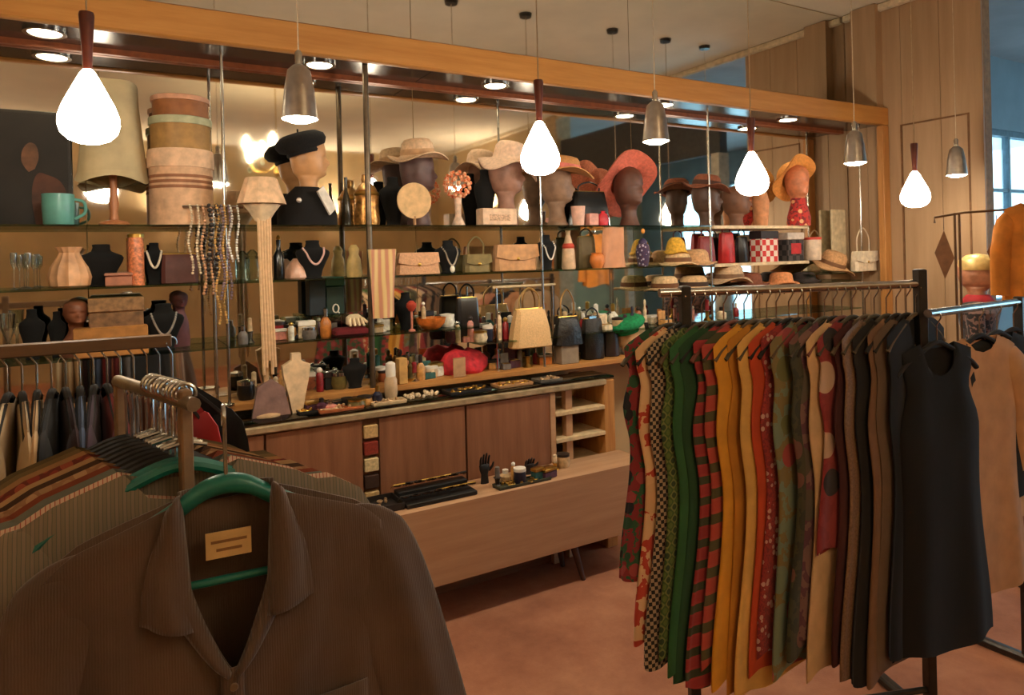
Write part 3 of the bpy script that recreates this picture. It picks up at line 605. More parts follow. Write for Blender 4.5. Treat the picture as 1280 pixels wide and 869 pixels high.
box_thing('patterned_bag', 940, 971, 289, 2, 'red black and white chequered box bag', 'box bag', pattern('check', [(200, 50, 48), (228, 210, 196)], 26), mat((40, 30, 32), .6), .1, 3.28)
box_thing('patterned_bag', 973, 1003, 291, 2, 'black box bag tied with a red ribbon', 'box bag', pattern('check', [(24, 22, 24), (70, 62, 62)], 26), mat((206, 190, 176), .6), .1, 3.28, band=mat((190, 44, 44), .6))
lathe_thing('mug', 1005, 1027, 297, 2, 'cream mug with red rim at the shelf end', 'mug', [(.85, 0), (.9, .05), (.95, 1), (.85, 1), (.8, .1)], mat((224, 200, 176), .5), (('rim', [(.96, .9), (.98, 1), (.94, 1.01)], mat((200, 70, 60), .5)),), 3.27)
Q = S2-.1
LV['W'] = (Q, 3.3)
q = atY(1042, 330, 3.28)
hat(Vector((q.x-.03, 3.28, Q+.045)), .165, .09, .12, 'tan straw hat tipped against the white handbag', mat((196, 150, 104), .85, 0, .15, 70, .3), mat((120, 84, 56), .8), .02, (.35, .15, 0))
handbag(1059, 1100, 314, 285, 'W', 'white boxy handbag with tall strap handles', mat((236, 218, 190), .4), mat((240, 224, 198), .4), mat((226, 206, 178), .4), .07, 3.24, 0, .98)
handbag(1080, 1112, 300, 286, 'W', 'beige handbag tucked behind the white handbag', mat((206, 176, 138), .5), None, mat((196, 164, 126), .5), .07, 3.36, 0, .85)
box_thing('card', 1036, 1062, 262, 'W', 'pale square card propped behind the straw hat', 'card', mat((214, 196, 160), .7), d=.02, Y=3.4)

# ------------------------------------------------------------------ left end, lowest shelf
bust(27, 55, 387, 3, 'small black bust leaning beside the squat goblet'); bust(62, 82, 390, 3, 'narrow black bust beside the dark carved head')
b_, top, hh = head(96, 374, 3, 'small brown carved head between black busts', mat((138, 84, 58), .5), .2, .6, 3.3, hh=.14)
box_thing('jewellery_case', 118, 176, 371, 3, 'brown carved jewellery case with scroll lid', 'jewellery case', mat((126, 92, 60), .6, 0, .25, 40), mat((150, 112, 72), .6, 0, .25, 40), .14)
box_thing('tray', 100, 180, 408, 3, 'shallow golden tray beside the small black busts', 'tray', mat((176, 120, 60), .5), d=.1, Y=3.24)
necklace(bust(182, 229, 380, 3, 'broad black bust beside the hanging necklaces', Y=3.28), 'thin silver necklace on the broad black bust', mat((200, 196, 190), .3, .8), .45)
b_, top, hh = head(226, 364, 3, 'tiny violet haired doll head above the broad bust', mat((120, 70, 76), .5), .2, .45, 3.38, hh=.1)
lathe_thing('goblet', 2, 20, 392, 3, 'squat clear goblet at the shelf end', 'glass', [(.8, 0), (.2, .1), (.2, .4), (.9, .7), (1, 1), (.9, 1), (.7, .7)], glass((235, 240, 235), .4, 'cup'))

# ------------------------------------------------------------------ hanging necklaces and the cream stand
def rod(p0, p1, r, m, name, label, cat): o = B().tube([p0, p1], r, 8).build(name, m); return tag(o, label, cat)
a, c = atY(232, 256, 3.17), atY(300, 256, 3.17)
st = thing('necklace_bar', 'brass T bar stand holding long bead strands', 'necklace stand', (a.x/2+c.x/2, 3.17, LEDGE))
zt = 1.845-LEDGE
B().tube([(-.12, 0, zt), (.12, 0, zt)], .006, 8).build('crossbar', STEEL, st); B().tube([(0, .03, 0), (0, .03, zt-.01), (0, 0, zt)], .007, 8).build('upright', STEEL, st); B().lathe([(.07, 0), (.07, .008), (.01, .016)], 20, 1, .6, (0, .03, 0)).build('foot', STEEL, st)
for i, (u, vb_, c_, nm, sz) in enumerate([(242, 345, (216, 196, 164), 'ivory', .006), (258, 372, (200, 150, 110), 'amber', .007), (266, 356, (32, 24, 22), 'black', .011), (281, 380, (120, 100, 110), 'smoky lilac', .007), (292, 330, (232, 226, 214), 'white', .006), (275, 410, (196, 150, 80), 'golden', .006)]):
    t0 = atY(u, 256, 3.155); b0 = atY(u+2, vb_, 3.155); z0 = 1.85; q = B(); L = z0-b0.z
    n = int(L/(sz*1.9))
    for k in range(n):
        q.ball((.008*math.sin(k*.35), 0, -k*sz*1.9), sz*(1 if k % 3 else .75), 6, 4); q.ball((.03+.006*math.sin(k*.3), .004, -k*sz*1.9), sz*(1 if k % 3 else .75), 6, 4)
    tag(q.build('bead_strand', mat(c_, .35, 0, .25), None, (t0.x-.015, 3.158, z0)), 'long %s bead strand hanging from the brass bar' % nm, 'bead strand', 'bead strands on the bar')
p = atY(332, 440, 3.14)
o = thing('scarf_stand', 'tall cream stand with pleated shade top and hanging strands', 'jewellery stand', (p.x, 3.14, CTR))
h = atY(325, 222, 3.14).z-CTR
B().lathe([(.06, 0), (.06, .008), (.012, .02), (.012, h-.1)], 16).build('stem', mat((206, 170, 128), .6), o)
B().lathe([(.06, h), (.068, h-.005), (.105, h-.115), (.095, h-.115), (.055, h-.01)], 10, 1, .8).build('shade', mat((222, 184, 146), .8, 0, .12, 30), o, ang=20)
B().lathe([(.03, h-.19), (.055, h-.15), (.08, h-.118), (.02, h-.12)], 8, 1, .8).build('tassel_collar', mat((232, 206, 168), .8), o)
for i in range(5): B().tube([(-.02+.012*i, -.016, h-.13), (-.018+.011*i, -.02, h-.4), (-.012+.012*i, -.02, .18+.03*(i % 3))], [.007, .006, .007], 6).build('strand', mat((214, 176, 134),   .7, 0, .06, 60), o)

# ------------------------------------------------------------------ lower shelf, ledge and counter: hand-placed pieces
box_thing('tea_tin', 385, 404, 347, (S3+.1, 3.34), 'dark teal tin without lettering', 'tin', mat((34, 56, 54), .4), d=.07) if False else None
def riser(x0, x1, label):
    o = thing('shelf_riser', label, 'riser', (x0, 3.37, S3)); B().box(0, x1-x0, -.06, .06, .09, .1).build('top', CLEAR, o)
    for q in (0.002, x1-x0-.008): B().box(q, q+.006, -.06, .06, 0, .09).build('side', CLEAR, o)
x0 = atY(383, 370, 3.37).x; x1 = atY(428, 370, 3.37).x; riser(x0-.02, x1+.02, 'clear riser under the dark teal boxes'); LV['R'] = (S3+.1, 3.37)
box_thing('tea_box', 385, 405, 349, 'R', 'plain dark blue box next to the marked teal box', 'box', mat((30, 44, 54), .5), d=.08)
o = box_thing('tea_box', 406, 428, 346, 'R', 'dark teal box with a pale round mark', 'box', mat((24, 52, 44), .5), mat((30, 78, 60), .5), .08)
B().tube([(.02*math.cos(a)*.7, -.043, .03+.02*math.sin(a)) for a in [2*PI*i/16 for i in range(16)]], .0035, 6, True).tube([(.008, -.043, .018), (.017, -.043, .006)], .0035, 6).build('mark', WHITE, o)
b_ = bust(493, 522, 366, 3, 'black hand shaped bust beside the red rose pin', Y=3.33)
p, w_, h = spot(508, 522, 376, 3, 3.24)
o = thing('rose_stand', 'little rose pin on a pink stem', 'ornament', p)
B().lathe([(.018, 0), (.018, .006), (.005, .012), (.006, h*.7)], 10).build('stem', mat((206, 130, 110), .6), o); B().lathe([(.012, h*.66), (.026, h*.8), (.026, h*.9), (.01, h)], 9).build('bloom', mat((190, 70, 50), .5), o)
lathe_thing('bowl', 520, 558, 397, 3, 'amber orange glass bowl', 'bowl', [(.4, 0), (.6, .1), (.9, .5), (1, 1), (.92, 1), (.8, .5), (.4, .2)], mat((214, 120, 50), .25, 0, .3), Y=3.26)
p, w_, h = spot(420, 458, 384, 3, 3.26)
o = thing('glove_display', 'white lace glove resting on a dark red velvet cushion', 'glove display', p)
B().box(-w_*.6, w_*.5, -.05, .05, 0, h*.3, .012).build('cushion', mat((104, 20, 26), .9), o)
B().box(-w_*.15, w_*.35, -.03, .02, h*.3, h*.75, .015).build('palm', mat((236, 214, 176), .8), o)
for i in range(4): B().tube([(-w_*.1+i*w_*.13, -.035, h*.62), (-w_*.12+i*w_*.15, -.056, h*.36)], .006, 6).build('finger', mat((236, 214, 176), .8), o)
B().tube([(w_*.34, -.02, h*.6), (w_*.46, -.045, h*.45)], .007, 6).build('thumb', mat((236, 214, 176), .8), o)
handbag(570, 600, 372, 355, 4, 'black patent camera case bag', mat((24, 22, 22), .3), None, mat((24, 22, 22), .3), .07, 3.34, 0, .9)
# bags on the ledge
zz = atY(660, 358, 3.2).z
xa, xb = atY(626, 358, 3.18).x, atY(705, 358, 3.18).x
br = thing('bag_rail', 'cream rail on uprights above the ledge for handbags', 'bag rail', (xa, 3.27, LEDGE))
B().tube([(0, 0, zz-LEDGE), (xb-xa, 0, zz-LEDGE)], .007, 8).build('rail', mat((214, 190, 150), .4), br)
for q in (.02, xb-xa-.02): B().tube([(q, 0, 0), (q, 0, zz-LEDGE)], .006, 8).build('upright', STEEL, br)
handbag(634, 692, 386, 360, (1.10, 3.25), 'cream woven handbag hanging by its chain from the rail', mat((226, 184, 128), .6, 0, .06, 120, .2), None, mat((206, 170, 110), .3, .6), .1, 3.24, 0, .72)
handbag(690, 730, 396, 362, (1.09, 3.25), 'black quilted handbag hanging beside the cream one', mat((22, 20, 20), .4, 0, .2, 60, .4), None, mat((196, 150, 90), .3, .7), .09, 3.24, 0, .7)
handbag(726, 756, 398, 385, 'L', 'black beaded handbag standing on the ledge', mat((30, 26, 24), .35, 0, .3, 150, .4), None, mat((30, 26, 24), .4), .1, 3.3, 0, .85)
handbag(752, 774, 404, 390, 'L', 'dark brown leather handbag next to the green beret head', mat((46, 30, 24), .4), None, mat((46, 30, 24), .4), .1, 3.32, 0, .85)
box_thing('display_box', 694, 720, 428, 'L', 'clear edged grey box below the black quilted bag', 'box', mat((150, 130, 108), .4), d=.1, Y=3.26)
b_, top, hh = head(789, 396, 'L', 'pale cream mannequin head in a green beret', mat((226, 190, 148), .5), PI*.3, 1.0, 3.3, hh=.27)
beret(top+Vector((-.03, 0, -.07)), .12, .075, 'emerald green beret on the pale cream head', mat((24, 138, 84), .9, 0, .2, 60, .3), 0, -.3)
p, w_, h = spot(545, 612, 438, 'L', 3.34); rs = []
for z, k in ((0, .9), (.2, 1), (.55, .95), (.85, .7), (1, .3)):
    rs.append([(w_/2*k*math.cos(a)*(1+.08*math.sin(3*a+z*4)), .08*k*math.sin(a)*(1+.1*math.sin(4*a+z*5)), h*z*(1+.12*math.sin(2*a+1))) for a in [2*PI*j/32 for j in range(32)]])
B().rings(rs).build('scarf_heap', mat((206, 44, 54), .8, 0, .2, 30, .4), None, p, ang=70); tag(bpy.data.objects['scarf_heap'], 'crumpled crimson scarf heaped on the ledge', 'scarf')
box_thing('price_card', 566, 583, 447, 'L', 'tan card propped before the crimson scarf', 'card', mat((190, 146, 104), .7), d=.006, Y=3.215)
p, w_, h = spot(354, 388, 441, 'C', 3.13)
o = B().prism([(x*w_, z*h) for x, z in ((-.18, 0), (.18, 0), (.3, .3), (.46, .62), (.5, .8), (.3, .84), (.17, .88), (.16, 1), (-.16, 1), (-.17, .88), (-.3, .84), (-.5, .8), (-.46, .62), (-.3, .3))], -.02, .02).build('necklace_bust', mat((226, 196, 156), .7), None, p); tag(o, 'ivory flat necklace bust on the counter top', 'display bust')
o = B().prism([(-.085, 0), (.0, -.0), (.075, .0), (.05, .12), (.0, .16), (-.06, .13)][::-1], -.012, .012).build('mauve_pouch', mat((140, 108, 100), .8, 0, .15, 20, .3), None, atY(340, 492, 3.12)*1); o.location.z = CTR; tag(o, 'mauve cloth jewellery pouch propped beside the ivory bust', 'pouch')
bust(428, 460, 448, 'L', 'wide black bust among the counter trinkets', Y=3.27)
lathe_thing('perfume_bottle', 481, 497, 452, 'C', 'white topped round bottle near the thick pole', 'perfume bottle', [(.8, 0), (1, .1), (1, .5), (.7, .62)], mat((206, 176, 140), .3), (('cap', [(.75, .6), (.8, .7), (.75, .95), (.3, 1)], WHITE),), 3.16)
box_thing('soap_box', 497, 508, 447, 'L', 'upright straw coloured box beside the white topped bottle', 'box', mat((212, 164, 94), .6), d=.05, Y=3.23)
p, w_, h = spot(506, 552, 481, 'C', 3.1); q = B()
for i in range(26):
    q.ball((R.uniform(-.5, .5)*w_, R.uniform(-.04, .04), .008+R.uniform(0, .01)), .009, 6, 4)
o = q.build('pearl_heap', mat((232, 206, 170), .35), None, p); tag(o, 'loose heap of pearls on the counter glass', 'pearls'); o['kind'] = 'stuff'

# ------------------------------------------------------------------ trinkets, each with its own colour and shape
PAL = [('amber', (190, 116, 50)), ('ivory', (228, 206, 172)), ('rose', (208, 134, 120)), ('black', (20, 18, 18)), ('ruby', (140, 28, 34)), ('smoke grey', (112, 104, 98)), ('honey', (206, 150, 84)), ('white', (236, 226, 210)),
       ('olive', (104, 92, 50)), ('navy', (34, 36, 56)), ('copper', (160, 88, 52)), ('teal', (50, 96, 92)), ('plum', (82, 44, 60)), ('sand', (200, 170, 128))]
used = {}
def trinket(u, lv, wherelabel, hs=(.06, .12), Y=None):
    z, y0 = LV[lv]; p = atY(u, 400, y0)
    kinds = ['bottle', 'jar', 'box', 'vial', 'figurine', 'ring_box', 'candle', 'bottle', 'jar', 'box']
    for _ in range(400):
        kd = R.choice(kinds); cn, c = R.choice(PAL)
        if (kd, cn, wherelabel) not in used: break
    used[(kd, cn, wherelabel)] = 1
    h = R.uniform(*hs); w2 = R.uniform(.02, .034); yy = Y or y0+R.uniform(-.05, .07); uu = u
    P_, _, _ = spot(uu-5, uu+5, 300, lv, yy); m = mat(c, .3 if kd in ('bottle', 'vial', 'jar') else .6, 0, .2, 40); m2 = R.choice([GOLD, WHITE, STEEL, mat((40, 30, 26), .4)]); mn = {GOLD: 'gold', WHITE: 'white', STEEL: 'steel'}.get(m2, 'dark')
    L = {'bottle': 'small %s bottle with %s cap' % (cn, mn), 'jar': 'squat %s jar with %s lid' % (cn, mn), 'box': 'little %s box with %s lid' % (cn, mn), 'vial': 'slim %s vial with %s stopper' % (cn, mn), 'figurine': 'tiny %s figurine on %s foot' % (cn, mn), 'ring_box': 'open %s ring box with %s lining' % (cn, mn), 'candle': '%s candle in %s holder' % (cn, mn)}[kd]
    o = thing({'bottle': 'bottle', 'jar': 'jar', 'box': 'trinket_box', 'vial': 'vial', 'figurine': 'figurine', 'ring_box': 'ring_box', 'candle': 'candle'}[kd], L+' '+wherelabel, kd.replace('_', ' '), P_, R.uniform(-.3, .3))
    if kd == 'bottle': B().lathe([(w2*.9, 0), (w2, h*.08), (w2, h*.5), (w2*.4, h*.68)], 14).build('body', m, o); B().lathe([(w2*.42, h*.66), (w2*.45, h*.95), (w2*.2, h)], 10).build('cap', m2, o)
    elif kd == 'jar': h *= .7; w2 *= 1.25; B().lathe([(w2*.8, 0), (w2, h*.3), (w2*.9, h*.75)], 16).build('body', m, o); B().lathe([(w2*.95, h*.74), (w2*.95, h*.92), (w2*.2, h)], 16).build('lid', m2, o)
    elif kd == 'box': h *= .6; w2 *= 1.3; B().box(-w2, w2, -w2*.7, w2*.7, 0, h*.7, .003).build('body', m, o); B().box(-w2*1.05, w2*1.05, -w2*.75, w2*.75, h*.7, h, .003).build('lid', m2, o)
    elif kd == 'vial': w2 *= .6; B().lathe([(w2, 0), (w2, h*.7), (w2*.5, h*.8)], 10).build('body', m, o); B().ball((0, 0, h*.88), w2*.8, 8, 6).build('stopper', m2, o)
    elif kd == 'figurine': B().lathe([(w2, 0), (w2, h*.1), (w2*.8, h*.12)], 12).build('foot', m2, o); B().lathe([(w2*.75, h*.12), (w2*.5, h*.4), (w2*.6, h*.6), (w2*.25, h*.72), (w2*.4, h*.85), (w2*.3, h*.96), (.001, h)], 12).build('body', m, o)
    elif kd == 'ring_box': w2 *= 1.1; B().box(-w2, w2, -w2, w2*.6, 0, h*.3, .003).build('body', m, o); B().prism([(-w2, h*.3), (w2, h*.3), (w2, h*.8), (-w2, h*.8)], w2*.5, w2*.62).build('lid', m, o); B().box(-w2*.8, w2*.8, -w2*.8, w2*.4, h*.3, h*.33).build('lining', m2, o)
    else: B().lathe([(w2, 0), (w2*.4, h*.15), (w2*.5, h*.4), (w2*.8, h*.45)], 12).build('holder', m2, o); B().lathe([(w2*.45, h*.42), (w2*.45, h*.95), (w2*.1, h)], 10).build('stick', m, o)
for u in (306, 314, 346, 351, 356, 361, 366, 372, 377, 383, 388, 393, 398, 408, 414, 466, 471, 476, 481, 486, 528, 534, 540, 546, 552, 558): trinket(u+R.uniform(-2, 2), 3, 'on the low glass shelf', (.07, .16))
for u in (566, 571, 576, 582, 588, 594, 600, 605, 610, 615, 620, 626, 632, 640, 646, 655, 700, 706, 712, 718, 724, 731, 738, 745, 752, 759, 766, 774, 782, 790, 800, 808, 816, 824, 832): trinket(u+R.uniform(-2, 2), 4, 'on the lowest shelf behind the handbags', (.08, .17))
for u in (308, 318, 345, 352, 362, 390, 396, 400, 404, 409, 414, 419, 424, 466, 472, 476, 480, 510, 514, 518, 522, 526, 530, 534, 538, 543, 616, 622, 627, 632, 640, 650, 660, 670, 680): trinket(u, 'L', 'on the wood ledge', (.08, .15))
for u in (392, 402, 412, 422, 434, 446, 456, 472): trinket(u, 'C', 'on the counter glass', (.04, .09), R.uniform(3.07, 3.15))
for u in (850, 866, 884, 902, 920): trinket(u, 4, 'on the shelf below the hats', (.08, .14))
def tray(u0, u1, lv, Y, d, label, c, items, h=.014):
    p, w_, _ = spot(u0, u1, 300, lv, Y); o = thing('jewellery_tray', label, 'tray', p); m = mat(c, .6)
    B().box(-w_/2, w_/2, -d/2, d/2, 0, .006).build('base', m, o)
    for s in (-1, 1): B().box(-w_/2, w_/2, s*d/2-.003, s*d/2+.003, .006, h).build('rim', m, o); B().box(s*w_/2-.003, s*w_/2+.003, -d/2, d/2, .006, h).build('rim', m, o)
    q = B()
    for i in range(items):
        x, y = R.uniform(-.44, .44)*w_, R.uniform(-.4, .4)*d
        if i % 2: q.tube([(x+.012*math.cos(a), y+.012*math.sin(a), .012) for a in [2*PI*j/8 for j in range(8)]], .003, 5, True)
        else: q.ball((x, y, .014), .008, 6, 4)
    r_ = q.build('jewels', R.choice([GOLD, PEARL, mat((206, 170, 130), .3, .5)]), o); r_['kind'] = 'stuff'
tray(372, 396, 'C', 3.1, .1, 'long black ring tray at the counter edge', (20, 17, 16), 18)
tray(398, 452, 'C', 3.06, .08, 'orange velvet jewellery tray on the counter', (178, 98, 52), 20)
tray(464, 506, 'C', 3.06, .07, 'cream jewellery tray beside the thick pole', (206, 180, 140), 16)
tray(556, 612, 'C', 3.09, .1, 'wide black jewellery tray below the crimson scarf', (20, 18, 18), 16)
tray(616, 664, 'C', 3.09, .09, 'tan jewellery tray near the counter end', (176, 130, 84), 14)
tray(668, 700, 'C', 3.09, .09, 'grey jewellery tray at the counter end', (96, 88, 76), 14)
tray(410, 500, 'B', 2.87, .15, 'dark brown tray of bangles on the low bench', (34, 26, 22), 40, .03)
# sunglasses stand on the bench
p, w_, _ = spot(498, 592, 600, 'B', 2.86); o = thing('sunglasses_tray', 'black stepped tray holding rows of sunglasses on the bench', 'tray', p)
B().box(-w_/2, w_/2, -.08, .02, 0, .02, .003).box(-w_/2, w_/2, .02, .08, 0, .045, .003).build('base', mat((18, 16, 16), .5), o)
for row, (y, z) in enumerate(((-.04, .02), (.05, .045))):
    for i in range(6):
        x = -w_/2+w_*(i+.5)/6
        g = thing('sunglasses', 'pair of dark sunglasses in the black stepped tray', 'sunglasses', p+Vector((x, y, z+.001)), 0, 'sunglasses in the tray'); q = B()
        for s in (-1, 1): q.lathe([(.001, 0), (.019, 0), (.019, .004), (.001, .004)], 10, 1, .8, (s*.021, 0, .02))
        q.build('lenses', mat((16, 14, 14), .15), g)
        B().tube([(-.04, .004, .024), (.04, .004, .024)], .0032, 5).tube([(-.04, .004, .024), (-.04, .035, .001)], .002, 5).tube([(.04, .004, .024), (.04, .035, .001)], .002, 5).build('frame', R.choice([GOLD, mat((30, 20, 16), .3)]), g)
handy = [(606, 'black display hand with upright fingers', (20, 18, 18)), (662, 'small dark display hand near the bench end', (36, 28, 28))]
for u, lb, c in handy:
    p, w_, h = spot(u-8, u+8, 566 if u < 640 else 572, 'B', 2.9); o = thing('display_hand', lb, 'display hand', p); m = mat(c, .6)
    B().lathe([(.022, 0), (.02, h*.15), (.018, h*.3), (.026, h*.45), (.028, h*.6), (.02, h*.64)], 14, 1, .5).build('palm', m, o)
    for i, l in enumerate((.3, .38, .4, .32)): B().tube([(-.02+.0133*i, 0, h*.58), (-.022+.0145*i, -.006, h*(.6+l*.6)), (-.022+.0145*i, -.014, h*(.6+l))], [.006, .0055, .004], 7).build('finger', m, o)
    B().tube([(.024, 0, h*.4), (.04, -.008, h*.55), (.042, -.014, h*.68)], [.007, .006, .004], 7).build('thumb', m, o)
for u in (622, 632, 642, 650, 672, 684, 694, 704): trinket(u, 'B', 'on the low bench', (.06, .12), R.uniform(2.8, 2.92))
tray(616, 690, 'B', 2.8, .07, 'green slate tray along the bench front', (60, 62, 44), 12)
# ------------------------------------------------------------------ garments
def prof(ts, t):
    for (a, x), (b, y) in zip(ts, ts[1:]):
        if t <= b: k = (t-a)/(b-a); k = k*k*(3-2*k); return x+(y-x)*k
    return ts[-1][1]
def garment(L, sh=.19, bust_=.2, waist=.18, hem=.25, dep=.045, neck=.075, nd=.09, slope=.32, folds=5, amp=.012, seed=0, nb=.02, armhole=.0, rows=24, m=48):
    rr = random.Random(seed); ph = rr.uniform(0, 6); q = B(); rs = []
    wt = [(0, sh), (.06, sh*.98), (.13, sh-armhole), (.25, bust_), (.45, waist), (1, hem)]
    for i in range(rows+1):
        t = (i/rows)**1.25; W = prof(wt, t); D = prof([(0, min(.012, dep)), (.08, max(dep*.6, min(.012, dep))), (.3, dep), (1, dep*1.15)], t); A = amp*prof([(0, 0), (.15, .15), (1, 1)], t); ring = []
        for j in range(m):
            a = 2*PI*j/m; c, s = math.cos(a), math.sin(a)
            x = W*math.copysign(abs(c)**.75, c); y = D*math.copysign(abs(s)**.8, s)
            y *= min(1, .06+t*28) if abs(x) > neck else 1
            f = math.sin(folds*a+ph+.8*math.sin(2*a+ph)+.5*t); y += A*f*(1-.3*abs(c)); x += A*.8*math.cos((folds+2)*a+ph)*abs(c)
            ax = abs(x)
            if ax > neck: zt = -slope*(ax-neck)-.25*max(0, ax-.17)
            else: zt = -(nd if s < 0 else nb)*math.sqrt(max(0, 1-(ax/neck)**2))
            z = zt*(1-t)+(-L+.012*math.sin(3*a+ph))*t
            ring.append((x, y, z))
        rs.append(ring)
    return q.rings(rs, False)
def sleeve(side, sh=.19, slope=.32, neck=.075, L=.5, r0=.07, r1=.05, out=.07, seed=0, flat=.5):
    rr = random.Random(seed); z0 = -slope*(sh-neck)-.02; pts = arc([(side*(sh-.07), 0, z0-.022), (side*(sh-.015), 0, z0-.06), (side*(sh+out*.35), 0, z0-.16), (side*(sh+out*.7), 0, z0-L*.5), (side*(sh+out), rr.uniform(-.02, .02), z0-L)], 15); n = len(pts); q = B(); rs = []; m = 18
    for i, p in enumerate(pts):
        t = i/(n-1); r = r0+(r1-r0)*t; k = min(1, .5+t*2.2)
        d = (pts[min(i+1, n-1)]-pts[max(i-1, 0)]).normalized(); a_ = Vector((0, 1, 0)); b_ = d.cross(a_).normalized()
        rs.append([p+b_*r*k*math.cos(2*PI*j/m)*(1+.1*math.sin(3*2*PI*j/m+t*5))+a_*r*flat*min(1, .2+t*2.5)*math.sin(2*PI*j/m)*(1+.12*math.sin(4*2*PI*j/m+t*7)) for j in range(m)])
    return q.rings(rs, False)
HM = {}
def hanger(loc, rz, label, c, group, wide=.2, hook_top=.1, thick=.009, drop=.075):
    key = (c, wide, hook_top, thick, drop)
    if key not in HM:
        arm = arc([(-wide, 0, -drop-.01), (-wide*.8, 0, -drop*.72), (-wide*.3, 0, -.005), (0, 0, .012), (wide*.3, 0, -.005), (wide*.8, 0, -drop*.72), (wide, 0, -drop-.01)], 24)
        a_ = B().tube(arm, thick, 8).mesh('arms', c)
        hk = [(0, 0, .01), (0, 0, hook_top-.03)]+[(0, .016*math.cos(t)-.0, hook_top+.016*math.sin(t)) for t in [PI*(1.15-i*.16) for i in range(9)]]
        HM[key] = (a_, B().tube(hk, .0025, 6).mesh('hook', STEEL))
    o = thing('clothes_hanger', label, 'hanger', (loc[0], loc[1], loc[2]-.012), rz, group)
    link('arms', HM[key][0], o); link('hook', HM[key][1], o)
def hang(name, label, cat, loc, rz, m, group, hc, hl, sleeves=0, hk=None, smat=None, **g):
    sfx = {'dresses on the chrome rack': ' on the chrome rack', 'knits on the low rack': ' on the low rack', 'clothes on the wooden rail': ' on the wooden rail', 'shirts on the steel rack': ' on the steel rack'}.get(group, '')
    if len(label.split()) < 9: label += sfx
    sl = {k[2:]: g.pop(k) for k in list(g) if k.startswith('s_')}; nsl = g.get('slope', .32); nsh = g.get('sh', .19)
    o = thing(name, label, cat, loc, rz, group); body = garment(**g).build('body', m, o, ang=70)
    if sleeves:
        for s in (-1, 1): sleeve(s, nsh, nsl, seed=g.get('seed', 0)+s, **sl).build('sleeve', smat or m, o, ang=70)
    hanger(loc, rz, hl, hc, (group or 'rack')+' hangers', **(hk or {}))
    return o
VELV = [mat((74, 66, 50), .8, 0, .2), mat((96, 78, 56), .8, 0, .2), mat((30, 26, 24), .8), mat((120, 70, 60), .8)]
def rack(name, label, a, b, z, posts, m, bar=.014, foot=.28, square=False, post=None, pw=.016, ext=.05):
    """a,b: rail ends on plan; posts: fractions along the rail"""
    a, b = Vector(a), Vector(b); d = (b-a).normalized(); L = (b-a).length; rz = math.atan2(d.y, d.x)
    o = thing(name, label, 'clothes rack', (a.x, a.y, 0), rz)
    if square: B().box(0, L, -.012, .012, z-.022, z+.012, .003).build('rail', m, o)
    else: B().tube([(0, 0, z), (L, 0, z)], bar, 10).build('rail', m, o)
    for f in posts:
        B().box(L*f-pw, L*f+pw, -pw, pw, .03, z+(ext if f > .5 else .02), .004).build('post', post or (DARKSTEEL if not square else m), o)
        B().box(L*f-.02, L*f+.02, -foot, foot, .0, .03, .006).build('foot', DARKSTEEL, o)
    if len(posts) > 1: B().tube([(L*posts[0], 0, .12), (L*posts[-1], 0, .12)], .01, 8).build('stretcher', DARKSTEEL, o)
    return rz
# --- dress rack on the right
ZR = 1.475
A = Vector((1.47, 1.632)); E = Vector((2.34, 1.308)); rack('clothes_rack', 'chrome dress rack with dark square end post', A, E, ZR, (.09, .988), STEEL)
Rv = Vector((math.cos(YAW), -math.sin(YAW))); Fv = Vector((math.sin(YAW), math.cos(YAW)))
def skew(phi): d = Rv*math.sin(phi)+Fv*math.cos(phi); return math.atan2(d.y, d.x)
FL = lambda *c, s=16: pattern('floral', c, s)
D = [('red green and black floral mini dress', FL((130, 34, 38), (34, 76, 46), (22, 22, 24), (150, 60, 60), (40, 84, 50), s=24), .72),
     ('cream tunic with red leaf print', FL((216, 176, 132), (220, 182, 138), (210, 170, 126), (180, 60, 40), s=9), .9),
     ('black and cream houndstooth dress', pattern('check', [(24, 21, 20), (170, 146, 118)], 90), .98),
     ('olive green plaid dress', pattern('plaid', [(84, 104, 44), (62, 86, 36), (110, 118, 60), (40, 60, 30)], 9), .95),
     ('bright green plain dress', cloth((44, 92, 46)), 1.0), ('forest green long dress', cloth((34, 72, 42)), 1.04),
     ('red and green striped knit dress', pattern('stripes', [(150, 44, 46), (160, 50, 50), (56, 64, 38)], 5), 1.06), ('coral and olive striped knit dress', pattern('stripes', [(172, 66, 54), (176, 72, 58), (76, 74, 42)], 4), 1.0),
     ('mustard yellow dress', cloth((214, 150, 44)), 1.06), ('deep gold dress', cloth((186, 124, 38)), 1.1), ('pale honey dress', cloth((216, 168, 88)), 1.1),
     ('rust orange dress', cloth((188, 70, 34)), 1.05), ('red and white sprigged dress', FL((150, 46, 42), (190, 150, 134), (124, 36, 38), s=60), 1.0),
     ('olive dress with large pink and red flowers', FL((120, 104, 60), (176, 84, 76), (98, 100, 56), (150, 60, 60), (110, 126, 104), s=11), 1.06),
     ('dark moss flower print dress', FL((62, 60, 36), (110, 70, 56), (44, 46, 30), s=14), 1.0), ('plum grey shift dress', FL((92, 52, 66), (84, 76, 64), (120, 90, 84), s=8), .95),
     ('cream satin edged dress', cloth((206, 170, 126)), 1.08), ('red black and ivory scarf print top', FL((130, 36, 36), (186, 156, 134), (40, 32, 32), (140, 44, 42), s=9), .7),
     ('dark maroon dress', cloth((66, 24, 24)), 1.04), ('sparkling taupe dress', mat((132, 104, 80), .5, .2, .15, 160), 1.1), ('charcoal long dress', cloth((22, 20, 21)), 1.12),
     ('warm brown wool dress', cloth((120, 88, 64)), 1.12), ('mushroom grey dress', cloth((104, 84, 68)), 1.08), ('black velvet strap dress', cloth((9, 8, 9)), 1.05)]
